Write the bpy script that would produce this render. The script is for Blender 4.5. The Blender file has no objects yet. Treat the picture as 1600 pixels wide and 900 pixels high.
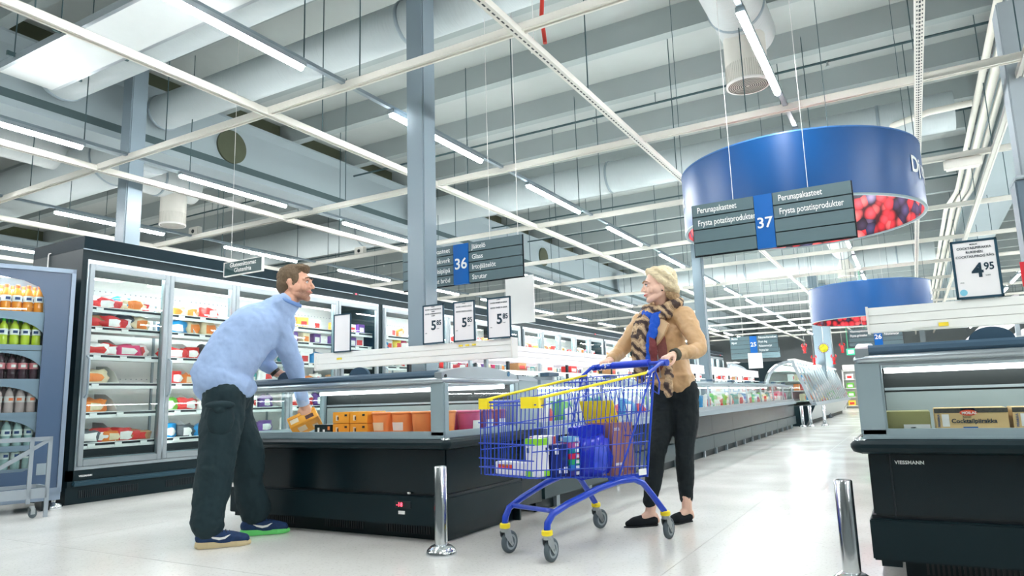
import bpy, bmesh, math, random
from mathutils import Vector, Matrix, Euler, Quaternion
PI = math.pi
rnd = random.Random(7)
SC = bpy.context.scene
COL = SC.collection

# ------------------------------------------------------------------ camera
cam_data = bpy.data.cameras.new('camera')
cam_data.sensor_width = 36.0
cam_data.lens = 24.435
cam_data.clip_end = 200
cam = bpy.data.objects.new('camera', cam_data)
COL.objects.link(cam)
_X = (0.8666780, 0.4979604, -0.0300780)
_D = (-0.1050925, 0.1233045, -0.9867885)
_F = (-0.4876729, 0.8583889, 0.1591972)
cam.matrix_world = Matrix(((_X[0], -_D[0], -_F[0], 0), (_X[1], -_D[1], -_F[1], 0), (_X[2], -_D[2], -_F[2], 0.85), (0, 0, 0, 1)))
SC.camera = cam
# ------------------------------------------------------------------ world, exposure
world = bpy.data.worlds.new('world'); SC.world = world
world.use_nodes = True
world.node_tree.nodes['Background'].inputs[0].default_value = (0.75, 0.85, 0.9, 1)
world.node_tree.nodes['Background'].inputs[1].default_value = 0.3
SC.view_settings.view_transform = 'Standard'
SC.view_settings.look = 'None'
SC.view_settings.gamma = 1
SC.view_settings.exposure = 2.0
SC.cycles.max_bounces = 10
SC.cycles.transparent_max_bounces = 24
SC.cycles.sample_clamp_indirect = 6
TUBE = 30.0      # emission of the ceiling tubes
CASE = 12.0       # emission of the strip lights in the freezers

# ------------------------------------------------------------------ materials
MATS = {}
def S(r, g, b):
    f = lambda c: (c / 255 / 12.92) if c / 255 <= 0.04045 else ((c / 255 + 0.055) / 1.055) ** 2.4
    return (f(r), f(g), f(b), 1)
def mat(name, col, rough=0.5, metal=0.0, var=0.0, scale=8.0, bump=0.0, bscale=60.0, emit=0.0, trans=0.0, alpha=1.0, ior=1.45, coat=0.0, spec=0.5, stretch=None):
    if name in MATS: return MATS[name]
    m = bpy.data.materials.new(name); m.use_nodes = True; MATS[name] = m
    nt = m.node_tree; b = nt.nodes['Principled BSDF']
    b.inputs['Base Color'].default_value = col; b.inputs['Roughness'].default_value = rough
    b.inputs['Metallic'].default_value = metal; b.inputs['IOR'].default_value = ior
    b.inputs['Coat Weight'].default_value = coat; b.inputs['Specular IOR Level'].default_value = spec
    b.inputs['Transmission Weight'].default_value = trans; b.inputs['Alpha'].default_value = alpha
    if emit:
        b.inputs['Emission Color'].default_value = col; b.inputs['Emission Strength'].default_value = emit
    tc = nt.nodes.new('ShaderNodeTexCoord'); src = tc.outputs['Object']
    if stretch:
        mp = nt.nodes.new('ShaderNodeMapping'); mp.inputs['Scale'].default_value = stretch
        nt.links.new(src, mp.inputs[0]); src = mp.outputs[0]
    if var or not (bump or emit or trans):
        v = var or 0.04
        n = nt.nodes.new('ShaderNodeTexNoise'); n.inputs['Scale'].default_value = scale; n.inputs['Detail'].default_value = 4
        mx = nt.nodes.new('ShaderNodeMix'); mx.data_type = 'RGBA'
        mx.inputs[6].default_value = tuple(c * (1 - v) for c in col[:3]) + (1,)
        mx.inputs[7].default_value = tuple(min(1, c * (1 + v)) for c in col[:3]) + (1,)
        nt.links.new(src, n.inputs['Vector']); nt.links.new(n.outputs['Fac'], mx.inputs[0]); nt.links.new(mx.outputs[2], b.inputs['Base Color'])
    if bump:
        n = nt.nodes.new('ShaderNodeTexNoise'); n.inputs['Scale'].default_value = bscale; n.inputs['Detail'].default_value = 3
        bp = nt.nodes.new('ShaderNodeBump'); bp.inputs['Strength'].default_value = bump; bp.inputs['Distance'].default_value = 0.01
        nt.links.new(src, n.inputs['Vector']); nt.links.new(n.outputs['Fac'], bp.inputs['Height']); nt.links.new(bp.outputs[0], b.inputs['Normal'])
    return m
def emat(name, col, strength):
    if name in MATS: return MATS[name]
    m = bpy.data.materials.new(name); m.use_nodes = True; MATS[name] = m
    nt = m.node_tree; nt.nodes.remove(nt.nodes['Principled BSDF'])
    e = nt.nodes.new('ShaderNodeEmission'); e.inputs[0].default_value = col; e.inputs[1].default_value = strength
    nt.links.new(e.outputs[0], nt.nodes['Material Output'].inputs[0])
    return m
def glassmat(name, tint=(0.93, 0.97, 0.96, 1), refl=1.0, rough=0.0):
    """thin pane: transparent with a fresnel reflection"""
    if name in MATS: return MATS[name]
    m = bpy.data.materials.new(name); m.use_nodes = True; MATS[name] = m
    nt = m.node_tree; nt.nodes.remove(nt.nodes['Principled BSDF'])
    t = nt.nodes.new('ShaderNodeBsdfTransparent'); t.inputs[0].default_value = tint
    g = nt.nodes.new('ShaderNodeBsdfGlossy'); g.inputs['Roughness'].default_value = rough
    fr = nt.nodes.new('ShaderNodeLayerWeight'); fr.inputs['Blend'].default_value = 0.5
    pw = nt.nodes.new('ShaderNodeMath'); pw.operation = 'POWER'; pw.inputs[1].default_value = 5; nt.links.new(fr.outputs['Facing'], pw.inputs[0])
    mu = nt.nodes.new('ShaderNodeMath'); mu.operation = 'MULTIPLY_ADD'; mu.inputs[1].default_value = 0.9 * refl; mu.inputs[2].default_value = 0.045 * refl
    mx = nt.nodes.new('ShaderNodeMixShader')
    nt.links.new(pw.outputs[0], mu.inputs[0]); nt.links.new(mu.outputs[0], mx.inputs[0])
    nt.links.new(t.outputs[0], mx.inputs[1]); nt.links.new(g.outputs[0], mx.inputs[2]); nt.links.new(mx.outputs[0], nt.nodes['Material Output'].inputs[0])
    return m

# ------------------------------------------------------------------ mesh builder
def perp(d):
    d = Vector(d).normalized()
    a = Vector((0, 0, 1)) if abs(d.z) < 0.9 else Vector((1, 0, 0))
    u = d.cross(a).normalized(); return u, d.cross(u).normalized()
class MB:
    def __init__(s): s.v = []; s.f = []; s.sm = []; s.mi = []; s.cur = 0
    def add(s, vs, fs, smooth=False):
        o = len(s.v); s.v += [tuple(p) for p in vs]
        for f in fs: s.f.append(tuple(i + o for i in f)); s.sm.append(smooth); s.mi.append(s.cur)
        return s
    def box(s, x0, x1, y0, y1, z0, z1):
        vs = [(x, y, z) for z in (z0, z1) for y in (y0, y1) for x in (x0, x1)]
        return s.add(vs, [(0, 2, 3, 1), (4, 5, 7, 6), (0, 1, 5, 4), (2, 6, 7, 3), (0, 4, 6, 2), (1, 3, 7, 5)])
    def bbox(s, x0, x1, y0, y1, z0, z1, b=0.005):
        """box with chamfered vertical and horizontal edges"""
        b = min(b, (x1 - x0) / 2.2, (y1 - y0) / 2.2, (z1 - z0) / 2.2)
        bm = bmesh.new(); bmesh.ops.create_cube(bm, size=1)
        for v in bm.verts: v.co = Vector(((x0 + x1) / 2 + v.co.x * (x1 - x0), (y0 + y1) / 2 + v.co.y * (y1 - y0), (z0 + z1) / 2 + v.co.z * (z1 - z0)))
        bmesh.ops.bevel(bm, geom=bm.edges[:], offset=b, segments=2, affect='EDGES')
        s.frombm(bm); return s
    def frombm(s, bm, mtx=None, smooth=False):
        bm.verts.ensure_lookup_table(); bm.verts.index_update()
        s.add([(mtx @ v.co) if mtx else v.co[:] for v in bm.verts], [tuple(v.index for v in f.verts) for f in bm.faces], smooth); bm.free(); return s
    def beam(s, p0, p1, w, h, up=(0, 0, 1)):
        """rectangular bar between two points"""
        p0 = Vector(p0); p1 = Vector(p1); d = (p1 - p0).normalized(); up = Vector(up)
        if abs(d.dot(up)) > 0.99: up = Vector((0, 1, 0))
        r = d.cross(up).normalized(); u = r.cross(d)
        vs = [p + r * a * w / 2 + u * b * h / 2 for p in (p0, p1) for a, b in ((-1, -1), (1, -1), (1, 1), (-1, 1))]
        return s.add(vs, [(3, 2, 1, 0), (4, 5, 6, 7), (0, 1, 5, 4), (1, 2, 6, 5), (2, 3, 7, 6), (3, 0, 4, 7)])
    def cyl(s, p0, p1, r0, r1=None, n=16, caps=True):
        r1 = r0 if r1 is None else r1
        p0 = Vector(p0); p1 = Vector(p1); u, w = perp(p1 - p0)
        vs = [p + (u * math.cos(a) + w * math.sin(a)) * r for p, r in ((p0, r0), (p1, r1)) for a in [2 * PI * i / n for i in range(n)]]
        s.add(vs, [(i, (i + 1) % n, n + (i + 1) % n, n + i) for i in range(n)], True)
        if caps:
            s.add(vs[:n], [tuple(range(n - 1, -1, -1))]); s.add(vs[n:], [tuple(range(n))])
        return s
    def tube(s, pts, r, n=8, closed=False):
        pts = [Vector(p) for p in pts]; N = len(pts); rs = r if isinstance(r, (list, tuple)) else [r] * N
        rings = []; u = None
        for i, p in enumerate(pts):
            a = pts[(i - 1) % N] if (i or closed) else p; b = pts[(i + 1) % N] if (i < N - 1 or closed) else p
            t = (b - a).normalized()
            if u is None: u, w = perp(t)
            u = (u - t * u.dot(t)).normalized(); w = t.cross(u)
            rings.append([p + (u * math.cos(2 * PI * k / n) + w * math.sin(2 * PI * k / n)) * rs[i] for k in range(n)])
        vs = [q for rg in rings for q in rg]; fs = []
        for i in range(N if closed else N - 1):
            j = (i + 1) % N
            fs += [(i * n + k, i * n + (k + 1) % n, j * n + (k + 1) % n, j * n + k) for k in range(n)]
        s.add(vs, fs, True)
        if not closed:
            s.add(rings[0], [tuple(range(n - 1, -1, -1))]); s.add(rings[-1], [tuple(range(n))])
        return s
    def lathe(s, prof, c=(0, 0, 0), n=24, axis='z'):
        c = Vector(c); vs = []
        for r, h in prof:
            for k in range(n):
                a = 2 * PI * k / n; p = (r * math.cos(a), r * math.sin(a), h)
                if axis == 'y': p = (p[0], h, p[1])
                if axis == 'x': p = (h, p[0], p[1])
                vs.append(c + Vector(p))
        fs = [(i * n + k, i * n + (k + 1) % n, (i + 1) * n + (k + 1) % n, (i + 1) * n + k) for i in range(len(prof) - 1) for k in range(n)]
        return s.add(vs, fs, True)
    def prism(s, poly, a, b, axis='x', smooth=False):
        """extrude a 2D polygon; axis x: poly is (y,z); y: (x,z); z: (x,y)"""
        P = {'x': lambda p, t: (t, p[0], p[1]), 'y': lambda p, t: (p[0], t, p[1]), 'z': lambda p, t: (p[0], p[1], t)}[axis]
        n = len(poly); vs = [P(p, a) for p in poly] + [P(p, b) for p in poly]
        s.add(vs, [(i, (i + 1) % n, n + (i + 1) % n, n + i) for i in range(n)], smooth)
        s.add(vs, [tuple(range(n - 1, -1, -1)), tuple(range(n, 2 * n))]); return s
    def quad(s, a, b, c, d): return s.add([a, b, c, d], [(0, 1, 2, 3)])
    def ell(s, c, r, n=12, m=8, rot=None):
        c = Vector(c); r = (r,) * 3 if isinstance(r, (int, float)) else r; vs = []
        R = rot if rot is not None else Matrix.Identity(3)
        for i in range(1, m):
            t = PI * i / m
            for k in range(n):
                a = 2 * PI * k / n; vs.append(c + R @ Vector((r[0] * math.sin(t) * math.cos(a), r[1] * math.sin(t) * math.sin(a), r[2] * math.cos(t))))
        vs.append(c + R @ Vector((0, 0, r[2]))); vs.append(c + R @ Vector((0, 0, -r[2]))); T = len(vs) - 2
        fs = [(i * n + k, (i + 1) * n + k, (i + 1) * n + (k + 1) % n, i * n + (k + 1) % n) for i in range(m - 2) for k in range(n)]
        fs += [(T, k, (k + 1) % n) for k in range(n)] + [(T + 1, (m - 2) * n + (k + 1) % n, (m - 2) * n + k) for k in range(n)]
        return s.add(vs, fs, True)
    def chain(s, pts, rs, n=14, sub=3, flat=None):
        """closed capsule-like tapered limb through pts, round ends; flat=(axis, k) squashes across an axis"""
        pts = [Vector(p) for p in pts]
        P = []; Rr = []
        for i in range(len(pts) - 1):
            for k in range(sub):
                t = k / sub
                p0 = pts[max(i - 1, 0)]; p1 = pts[i]; p2 = pts[i + 1]; p3 = pts[min(i + 2, len(pts) - 1)]
                P.append(0.5 * ((2 * p1) + (p2 - p0) * t + (2 * p0 - 5 * p1 + 4 * p2 - p3) * t * t + (3 * p1 - p0 - 3 * p2 + p3) * t ** 3))
                Rr.append(rs[i] + (rs[i + 1] - rs[i]) * (t * t * (3 - 2 * t)))
        P.append(pts[-1]); Rr.append(rs[-1])
        d0 = (P[0] - P[1]).normalized(); d1 = (P[-1] - P[-2]).normalized()
        pre = [(P[0] + d0 * Rr[0] * math.sin(a), Rr[0] * math.cos(a)) for a in (1.45, 1.0, 0.5)]
        post = [(P[-1] + d1 * Rr[-1] * math.sin(a), Rr[-1] * math.cos(a)) for a in (0.5, 1.0, 1.45)]
        allp = pre + list(zip(P, Rr)) + post
        b0 = len(s.v); s.tube([p for p, _ in allp], [r for _, r in allp], n)
        if flat:
            ax = Vector(flat[0]).normalized(); k = flat[1]; cc = [p for p, _ in allp]
            for i in range(b0, len(s.v)):
                v = Vector(s.v[i]); c = min(cc, key=lambda q: (q - v).length_squared)
                dlt = v - c; s.v[i] = tuple(v - ax * dlt.dot(ax) * (1 - k))
        return s
    def mesh(s, name, mats):
        me = bpy.data.meshes.new(name); me.from_pydata(s.v, [], s.f)
        me.polygons.foreach_set('use_smooth', s.sm)
        if not isinstance(mats, (list, tuple)): mats = [mats]
        for m in mats: me.materials.append(m)
        if len(mats) > 1: me.polygons.foreach_set('material_index', s.mi)
        me.update(); return me
    def build(s, name, mats, parent=None, loc=None, rot=None, kind=None):
        o = bpy.data.objects.new(name, s.mesh(name, mats)); COL.objects.link(o)
        if parent is not None: o.parent = parent
        if loc is not None: o.location = loc
        if rot is not None: o.rotation_euler = rot
        if kind: o['kind'] = kind
        return o
def tag(o, label, cat, group=None):
    o['label'] = label; o['category'] = cat
    if group: o['group'] = group
    return o
def thing(name, label, cat, loc=(0, 0, 0), rotz=0.0, group=None):
    o = bpy.data.objects.new(name, None); COL.objects.link(o); o.empty_display_size = 0.1
    o.location = loc; o.rotation_euler = (0, 0, rotz); return tag(o, label, cat, group)
def dup(root, loc=None, rot=None, label=None, group=None, scale=None):
    def cp(o, parent):
        c = o.copy(); COL.objects.link(c); c.parent = parent
        for ch in list(o.children): cp(ch, c)
        return c
    r = cp(root, root.parent)
    if loc is not None: r.location = loc
    if rot is not None: r.rotation_euler = rot
    if scale is not None: r.scale = scale
    if label: r['label'] = label
    if group: r['group'] = group
    return r
ORDS = 'first second third fourth fifth sixth seventh eighth ninth tenth eleventh twelfth thirteenth fourteenth fifteenth sixteenth seventeenth eighteenth nineteenth twentieth'.split()
for _a in ('twenty', 'thirty'): ORDS += [_a + '-' + k for k in ORDS[:9]] + ['thirtieth' if _a == 'twenty' else 'fortieth']
def struct(o): o['kind'] = 'structure'; return o
def text(body, size, loc, m, parent=None, rot=(PI / 2, 0, 0), name='lettering', sx=1.0, align='LEFT', bold=0.0, ext=0.0006, space=1.0, line=1.0):
    c = bpy.data.curves.new(name, 'FONT'); c.body = body; c.size = size; c.align_x = align; c.extrude = ext; c.offset = bold * size; c.space_line = line
    c.space_character = space; c.resolution_u = 3
    c.materials.append(m); o = bpy.data.objects.new(name, c); COL.objects.link(o)
    o.location = loc; o.rotation_euler = rot; o.scale = (sx, 1, 1)
    dg = bpy.context.evaluated_depsgraph_get(); me = bpy.data.meshes.new_from_object(o.evaluated_get(dg)); bpy.data.objects.remove(o)
    o = bpy.data.objects.new(name, me); COL.objects.link(o); o.location = loc; o.rotation_euler = rot; o.scale = (sx, 1, 1)
    if parent is not None: o.parent = parent
    return o
def organic(name, mb, mats, parent=None, voxel=0.006, smooth=6, disp=None, factor=0.5):
    """union of overlapping closed pieces into one continuous skin"""
    me = mb.mesh(name + '_raw', mats if isinstance(mats, list) else [mats]); o = bpy.data.objects.new(name, me); COL.objects.link(o)
    r = o.modifiers.new('r', 'REMESH'); r.mode = 'VOXEL'; r.voxel_size = voxel; r.use_smooth_shade = True
    if smooth:
        sm = o.modifiers.new('s', 'SMOOTH'); sm.iterations = smooth; sm.factor = factor
    if disp:
        for k, (st, sz) in enumerate(disp):
            tx = bpy.data.textures.new('folds', 'CLOUDS'); tx.noise_scale = sz; tx.noise_depth = 2
            d = o.modifiers.new('d', 'DISPLACE'); d.texture = tx; d.strength = st; d.mid_level = 0.5; d.texture_coords = 'LOCAL'
    dg = bpy.context.evaluated_depsgraph_get(); m2 = bpy.data.meshes.new_from_object(o.evaluated_get(dg))
    m2.name = name; o.modifiers.clear(); o.data = m2
    m2.polygons.foreach_set('use_smooth', [True] * len(m2.polygons))
    if not m2.materials:
        for m in (mats if isinstance(mats, list) else [mats]): m2.materials.append(m)
    if parent is not None: o.parent = parent
    return o
# ------------------------------------------------------------------ shared materials
W_SOFFIT = mat('painted_concrete', S(180, 186, 184), 0.85, var=0.06, scale=3, bump=0.15, bscale=90)
W_RIB = mat('painted_rib', S(160, 169, 169), 0.8, var=0.05, scale=2)
W_BEAM = mat('painted_beam', S(150, 163, 167), 0.8, var=0.05, scale=1.5, bump=0.1, bscale=70)
OLIVE = mat('olive_gap_and_cover', S(78, 84, 66), 0.9, var=0.12, scale=6)
STRIPE = mat('dark_strip_grey', S(70, 88, 90), 0.8)
WHITE = mat('white_metal', S(232, 230, 226), 0.4)
WARMW = mat('cream_metal', S(226, 223, 214), 0.45)
GREYM = mat('grey_metal', S(150, 164, 172), 0.38, metal=0.25)
ALU = mat('aluminium', S(178, 188, 194), 0.3, metal=0.7, var=0.03)
STEELP = mat('painted_steel', S(138, 154, 164), 0.32, var=0.04, scale=4, spec=0.6)
DARKM = mat('dark_teal_metal', S(6, 30, 36), 0.45, var=0.12, scale=3, spec=0.3)
DARKP = mat('dark_cabinet', S(5, 25, 31), 0.24, var=0.1, scale=2, spec=0.4)
BLACK = mat('black_plastic', S(20, 30, 36), 0.4)
NAVY = mat('navy_panel', S(2, 27, 36), 0.6, var=0.15, scale=2, spec=0.2)
CHROME = mat('chrome', S(226, 230, 232), 0.16, metal=1.0, var=0.02)
ZINC = mat('zinc', S(170, 176, 178), 0.35, metal=0.8, var=0.1, scale=20)
RODM = mat('rod_metal', S(60, 84, 88), 0.5)
DUCTM = mat('spiral_duct', S(186, 196, 198), 0.5, var=0.05, bump=0.5, bscale=3, stretch=(14, 1, 1))
DUCTY = mat('spiral_duct_lengthways', S(196, 202, 202), 0.5, var=0.05, bump=0.5, bscale=3, stretch=(1, 14, 1))
TUBEM = emat('lamp_tube', (0.96, 0.99, 1.0, 1), TUBE)
CASEM = emat('case_light', (0.95, 0.99, 1.0, 1), CASE); CASEF = emat('case_and_added_light', (0.95, 0.99, 1.0, 1), 3.5)
GLASS = glassmat('clear_glass')
TGLASS = glassmat('cabinet_glass', (0.86, 0.93, 0.92, 1), 1.2)
INKW = mat('white_lettering', S(240, 242, 240), 0.6)
INKD = mat('dark_lettering', S(24, 52, 68), 0.6)

# floor: pale polished terrazzo, speckled
def floor_mat():
    m = bpy.data.materials.new('terrazzo'); m.use_nodes = True; nt = m.node_tree; b = nt.nodes['Principled BSDF']
    tc = nt.nodes.new('ShaderNodeTexCoord')
    def ramp(src, a, ca, c, cc):
        r = nt.nodes.new('ShaderNodeValToRGB'); r.color_ramp.elements[0].position = a; r.color_ramp.elements[0].color = ca
        r.color_ramp.elements[1].position = c; r.color_ramp.elements[1].color = cc; nt.links.new(src, r.inputs[0]); return r.outputs[0]
    n1 = nt.nodes.new('ShaderNodeTexNoise'); n1.inputs['Scale'].default_value = 1.3; n1.inputs['Detail'].default_value = 6
    n2 = nt.nodes.new('ShaderNodeTexVoronoi'); n2.inputs['Scale'].default_value = 42
    n3 = nt.nodes.new('ShaderNodeTexNoise'); n3.inputs['Scale'].default_value = 55; n3.inputs['Detail'].default_value = 5
    for n in (n1, n2, n3): nt.links.new(tc.outputs['Object'], n.inputs['Vector'])
    base = ramp(n1.outputs['Fac'], 0.3, S(226, 224, 218), 0.7, S(238, 237, 232))
    spk = ramp(n2.outputs['Distance'], 0.08, S(214, 212, 206), 0.2, (1, 1, 1, 1))
    sp2 = ramp(n3.outputs['Fac'], 0.3, S(216, 216, 212), 0.42, (1, 1, 1, 1))
    cur = base
    for x, f in ((spk, 0.5), (sp2, 0.7)):
        mx = nt.nodes.new('ShaderNodeMix'); mx.data_type = 'RGBA'; mx.blend_type = 'MULTIPLY'; mx.inputs[0].default_value = f
        nt.links.new(cur, mx.inputs[6]); nt.links.new(x, mx.inputs[7]); cur = mx.outputs[2]
    nt.links.new(cur, b.inputs['Base Color'])
    rr = nt.nodes.new('ShaderNodeMapRange'); rr.inputs[3].default_value = 0.12; rr.inputs[4].default_value = 0.3
    nt.links.new(n1.outputs['Fac'], rr.inputs[0]); nt.links.new(rr.outputs[0], b.inputs['Roughness'])
    b.inputs['Coat Weight'].default_value = 0.2
    return m
X0, X1, Y0, Y1 = -26.0, 14.0, -9.0, 44.0
ZR, ZS = 4.85, 5.14
fl = struct(MB().box(X0, X1, Y0, Y1, -0.2, 0).build('floor', floor_mat()))
jm = mat('floor_joint', S(176, 174, 168), 0.6)
for x in (-5.15, -1.15, 2.85): MB().box(x - 0.002, x + 0.002, Y0, Y1, 0, 0.0006).build('joint', jm, fl)
for y in (2.62, 6.6, 10.6): MB().box(X0, X1, y - 0.002, y + 0.002, 0, 0.0006).build('joint', jm, fl)
cl = struct(MB().box(X0, X1, Y0, Y1, ZS, ZS + 0.2).build('ceiling', W_SOFFIT))
ribm = MB().prism([(-0.07, 0), (0.07, 0), (0.10, ZS - ZR), (-0.10, ZS - ZR)], X0, X1).mesh('rib', W_RIB)
y = 7.245 - 1.34 * 12
while y < Y1:
    o = bpy.data.objects.new('rib', ribm); COL.objects.link(o); o.parent = cl; o.location = (0, y, ZR); y += 1.34
WALLM = mat('wall_paint', S(188, 196, 198), 0.8, var=0.05, scale=1)
struct(MB().box(X0 - 0.2, X0, Y0, Y1, 0, ZS).build('wall_left', WALLM))
struct(MB().box(X1, X1 + 0.2, Y0, Y1, 0, ZS).build('wall_right', WALLM))
struct(MB().box(X0, X1, Y0 - 0.2, Y0, 0, ZS).build('wall_front', WALLM))
struct(MB().box(X0, X1, Y1, Y1 + 0.2, 0, ZS).build('wall_back', WALLM))

# deep concrete beams running down the hall
def concrete_beam(xr, label, wid=0.55, disc=False, left=True):
    t = thing('concrete_beam', label, 'beam', (xr, 0, 0))
    s = -1 if left else 1
    P = lambda pts: [(s * -a, b) for a, b in pts] if False else [(s * a, b) for a, b in pts]
    MB().prism(P([(0, 4.05), (0, 4.13), (0.06, 4.15), (0.06, 4.22), (0.02, 4.235), (0.02, ZR - 0.12), (-0.05, ZR - 0.03), (-0.05, ZR), (wid + 0.05, ZR), (wid + 0.05, ZR - 0.05), (wid - 0.02, ZR - 0.12), (wid - 0.02, 4.15), (wid, 4.14), (wid, 4.05)]), Y0, Y1, 'y').build('girder', W_BEAM, t)
    MB().box(min(s * 0.012, s * 0.03), max(s * 0.012, s * 0.03), Y0, Y1, 4.135, 4.232).build('dark_strip', STRIPE, t)  # dark strip along the groove in the beam face
    b = MB(); yy = 7.245 - 1.34 * 12
    while yy < Y1 - 1.4:
        b.box(min(s * 0.2, s * 0.3), max(s * 0.2, s * 0.3), yy + 0.1, yy + 1.24, ZR, ZS); yy += 1.34
    b.build('gap_shade_sheet', OLIVE, t, kind='stuff')  # olive sheets stand in for the darkness in the gaps between ribs
    if disc:
        for yy in (6.13, 15.6): MB().cyl((-0.02, yy, 4.45), (0.01, yy, 4.45), 0.235, n=36).build('hole_cover', OLIVE, t)
    return t
concrete_beam(-7.9, 'deep pale concrete beam with a round brown hole cover, above the left pillar', disc=True)
concrete_beam(-17.4, 'deep pale concrete beam farthest to the left, beyond the ducts')
concrete_beam(1.3, 'deep pale concrete beam beside the three white pipes', left=False)
concrete_beam(10.8, 'deep pale concrete beam far out over the right-hand aisles')

def pillar(x, y, w, label, m=STEELP, top=ZR, z0=0.0):
    t = thing('pillar', label, 'pillar', (x, y, z0))
    MB().bbox(-w / 2, w / 2, -w / 2, w / 2, 0, top - z0, 0.012).build('shaft', m, t)
    MB().box(-w / 2 - 0.05, w / 2 + 0.05, -w / 2 - 0.05, w / 2 + 0.05, 0, 0.02).build('base_plate', m, t)
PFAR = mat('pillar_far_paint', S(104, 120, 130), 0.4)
pillar(-3.53, 4.68, 0.185, 'square grey-blue steel pillar rising behind the price rail beside the aisle 36 sign')
pillar(-7.56, 4.52, 0.19, 'square grey-blue steel pillar rising from the top of the black wall freezers', z0=2.592)
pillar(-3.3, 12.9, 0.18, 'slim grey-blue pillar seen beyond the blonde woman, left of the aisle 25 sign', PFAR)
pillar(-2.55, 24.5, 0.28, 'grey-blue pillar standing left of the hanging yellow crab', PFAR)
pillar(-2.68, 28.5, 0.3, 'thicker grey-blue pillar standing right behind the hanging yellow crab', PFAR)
pillar(1.03, 6.95, 0.3, 'grey cased pillar foot behind the price card reading 4,95', mat('pillar_casing', S(96, 112, 124), 0.5), 2.5)
pillar(1.08, 6.95, 0.3, 'pale grey upper pillar rising to the beam at the right edge', mat('pillar_paint', S(160, 170, 176), 0.6), 4.05, 2.5)

# ------------------------------------------------------------------ suspended rails, lamps
GZ = 3.35
hang = MB().cyl((0, 0, 0), (0, 0, ZR - GZ + 0.2), 0.0055, n=6).add([], []).mesh('hanger', RODM)
def rail(a0, a1, at, along, label, perf=False, step=2.5, off=0.0, rods=True, z=GZ):
    t = thing('ceiling_rail', label, 'rail', (at if along == 'y' else 0, 0 if along == 'y' else at, z))
    prof = [(-0.03, 0.0), (-0.012, 0.0), (-0.012, 0.012), (0.012, 0.012), (0.012, 0.0), (0.03, 0.0), (0.03, 0.055), (0.02, 0.065), (-0.02, 0.065), (-0.03, 0.055)]
    if perf: prof = [(-0.03, 0), (0.03, 0), (0.03, 0.05), (-0.03, 0.05)]
    MB().prism(prof, a0, a1, 'y' if along == 'y' else 'x').build('profile', WARMW, t)
    if perf:
        b = MB(); k = a0
        while k < min(a1, 22):
            b.box(-0.006, 0.006, k, k + 0.035, -0.0015, 0.001)
            if perf == 2: b.box(-0.02, -0.012, k, k + 0.02, -0.0015, 0.001); b.box(0.012, 0.02, k, k + 0.02, -0.0015, 0.001)
            k += 0.06
        b.build('perforation', BLACK, t, kind='stuff')
    if rods:
        k = a0 + off
        while k < a1:
            o = bpy.data.objects.new('hanger', hang); COL.objects.link(o); o.parent = t
            o.location = (0.02, k, 0.06) if along == 'y' else (k, 0.02, 0.06); k += step
    return t
YE = 38
for x, p, l in ((-12.6, 0, 'cream ceiling rail running down the hall, farthest to the left'), (-10.05, 0, 'cream ceiling rail running down the hall just behind the top of the black wall freezers'), (-7.2, 0, 'cream ceiling rail running down the hall directly above the wall freezers'),
                (-4.63, 0, 'cream ceiling rail running down the hall above the bending man'), (-2.12, 1, 'slotted white ceiling rail running towards the left rim of the big blue drum'),
                (0.29, 2, 'slotted white ceiling rail running past the right rim of the big blue drum'), (1.02, 0, 'cream ceiling rail running along the beam by the three white pipes'), (3.6, 0, 'cream ceiling rail running down the hall out on the right')):
    rail(-2.0, YE, x, 'y', l, p, off=1.2 + (x % 1), z=GZ if not p else GZ - 0.02)
names = ['first', 'second', 'third', 'fourth', 'fifth', 'sixth', 'seventh', 'eighth', 'ninth', 'tenth', 'eleventh', 'twelfth', 'thirteenth']
for i, y in enumerate((3.95, 6.45, 8.95, 11.45, 13.95, 16.45, 18.95, 21.45, 23.95, 26.45, 28.95, 31.45, 33.95)):
    rail(-17, 6 if i else 1.0, y, 'x', 'cream ceiling rail crossing the hall from side to side, %s from the camera' % names[i], off=0.9, z=GZ + 0.012)

lamp_body = MB().prism([(-0.03, 0.012), (0.03, 0.012), (0.03, 0.05), (-0.03, 0.05)], 0, 1.49, 'y').mesh('housing', ALU)
lamp_tube = MB().prism([(-0.026, 0.012), (-0.02, -0.012), (-0.008, -0.02), (0.008, -0.02), (0.02, -0.012), (0.026, 0.012)], 0.01, 1.47, 'y').mesh('tube', TUBEM)
LR = ((-11.7, 'white strip lamp in the row farthest to the left'), (-9.13, 'white strip lamp in the row behind the wall freezers'), (-6.65, 'white strip lamp in the row above the freezer door fronts'),
      (-3.73, 'white strip lamp in the long row above the freezer island'), (-0.75, 'white strip lamp in the row above the two blue drums'), (2.35, 'white strip lamp in the row right of the price card'),
      (5.4, 'white strip lamp in the row farthest to the right'))
for x, l in LR:
    rt = thing('lamp_track', 'thin grey track that carries the ' + l.replace('white strip lamp in the ', ''), 'track', (x, 0, GZ + 0.05))
    MB().box(-0.02, 0.02, -4, YE, 0, 0.03).build('profile', GREYM, rt)
    for k in range(7):
        o = bpy.data.objects.new('hanger', hang); COL.objects.link(o); o.parent = rt; o.location = (0.0, -1.5 + k * 5, 0.03)
    for n in range(-1, 14):
        t = thing('strip_lamp', (l.replace('strip lamp in', 'strip lamp, %s from the camera in' % ORDS[n]) if n >= 0 else l.replace('strip lamp in', 'strip lamp, %s behind the camera, in' % ORDS[-n - 1])).replace(' the long row', ' the row'), 'lamp', (x, 2.01 + 2.5 * n, GZ), group='strip lamps ' + l.split(' in ')[1][:40])
        for nm, me in (('housing', lamp_body), ('tube', lamp_tube)):
            o = bpy.data.objects.new(nm, me); COL.objects.link(o); o.parent = t

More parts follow.
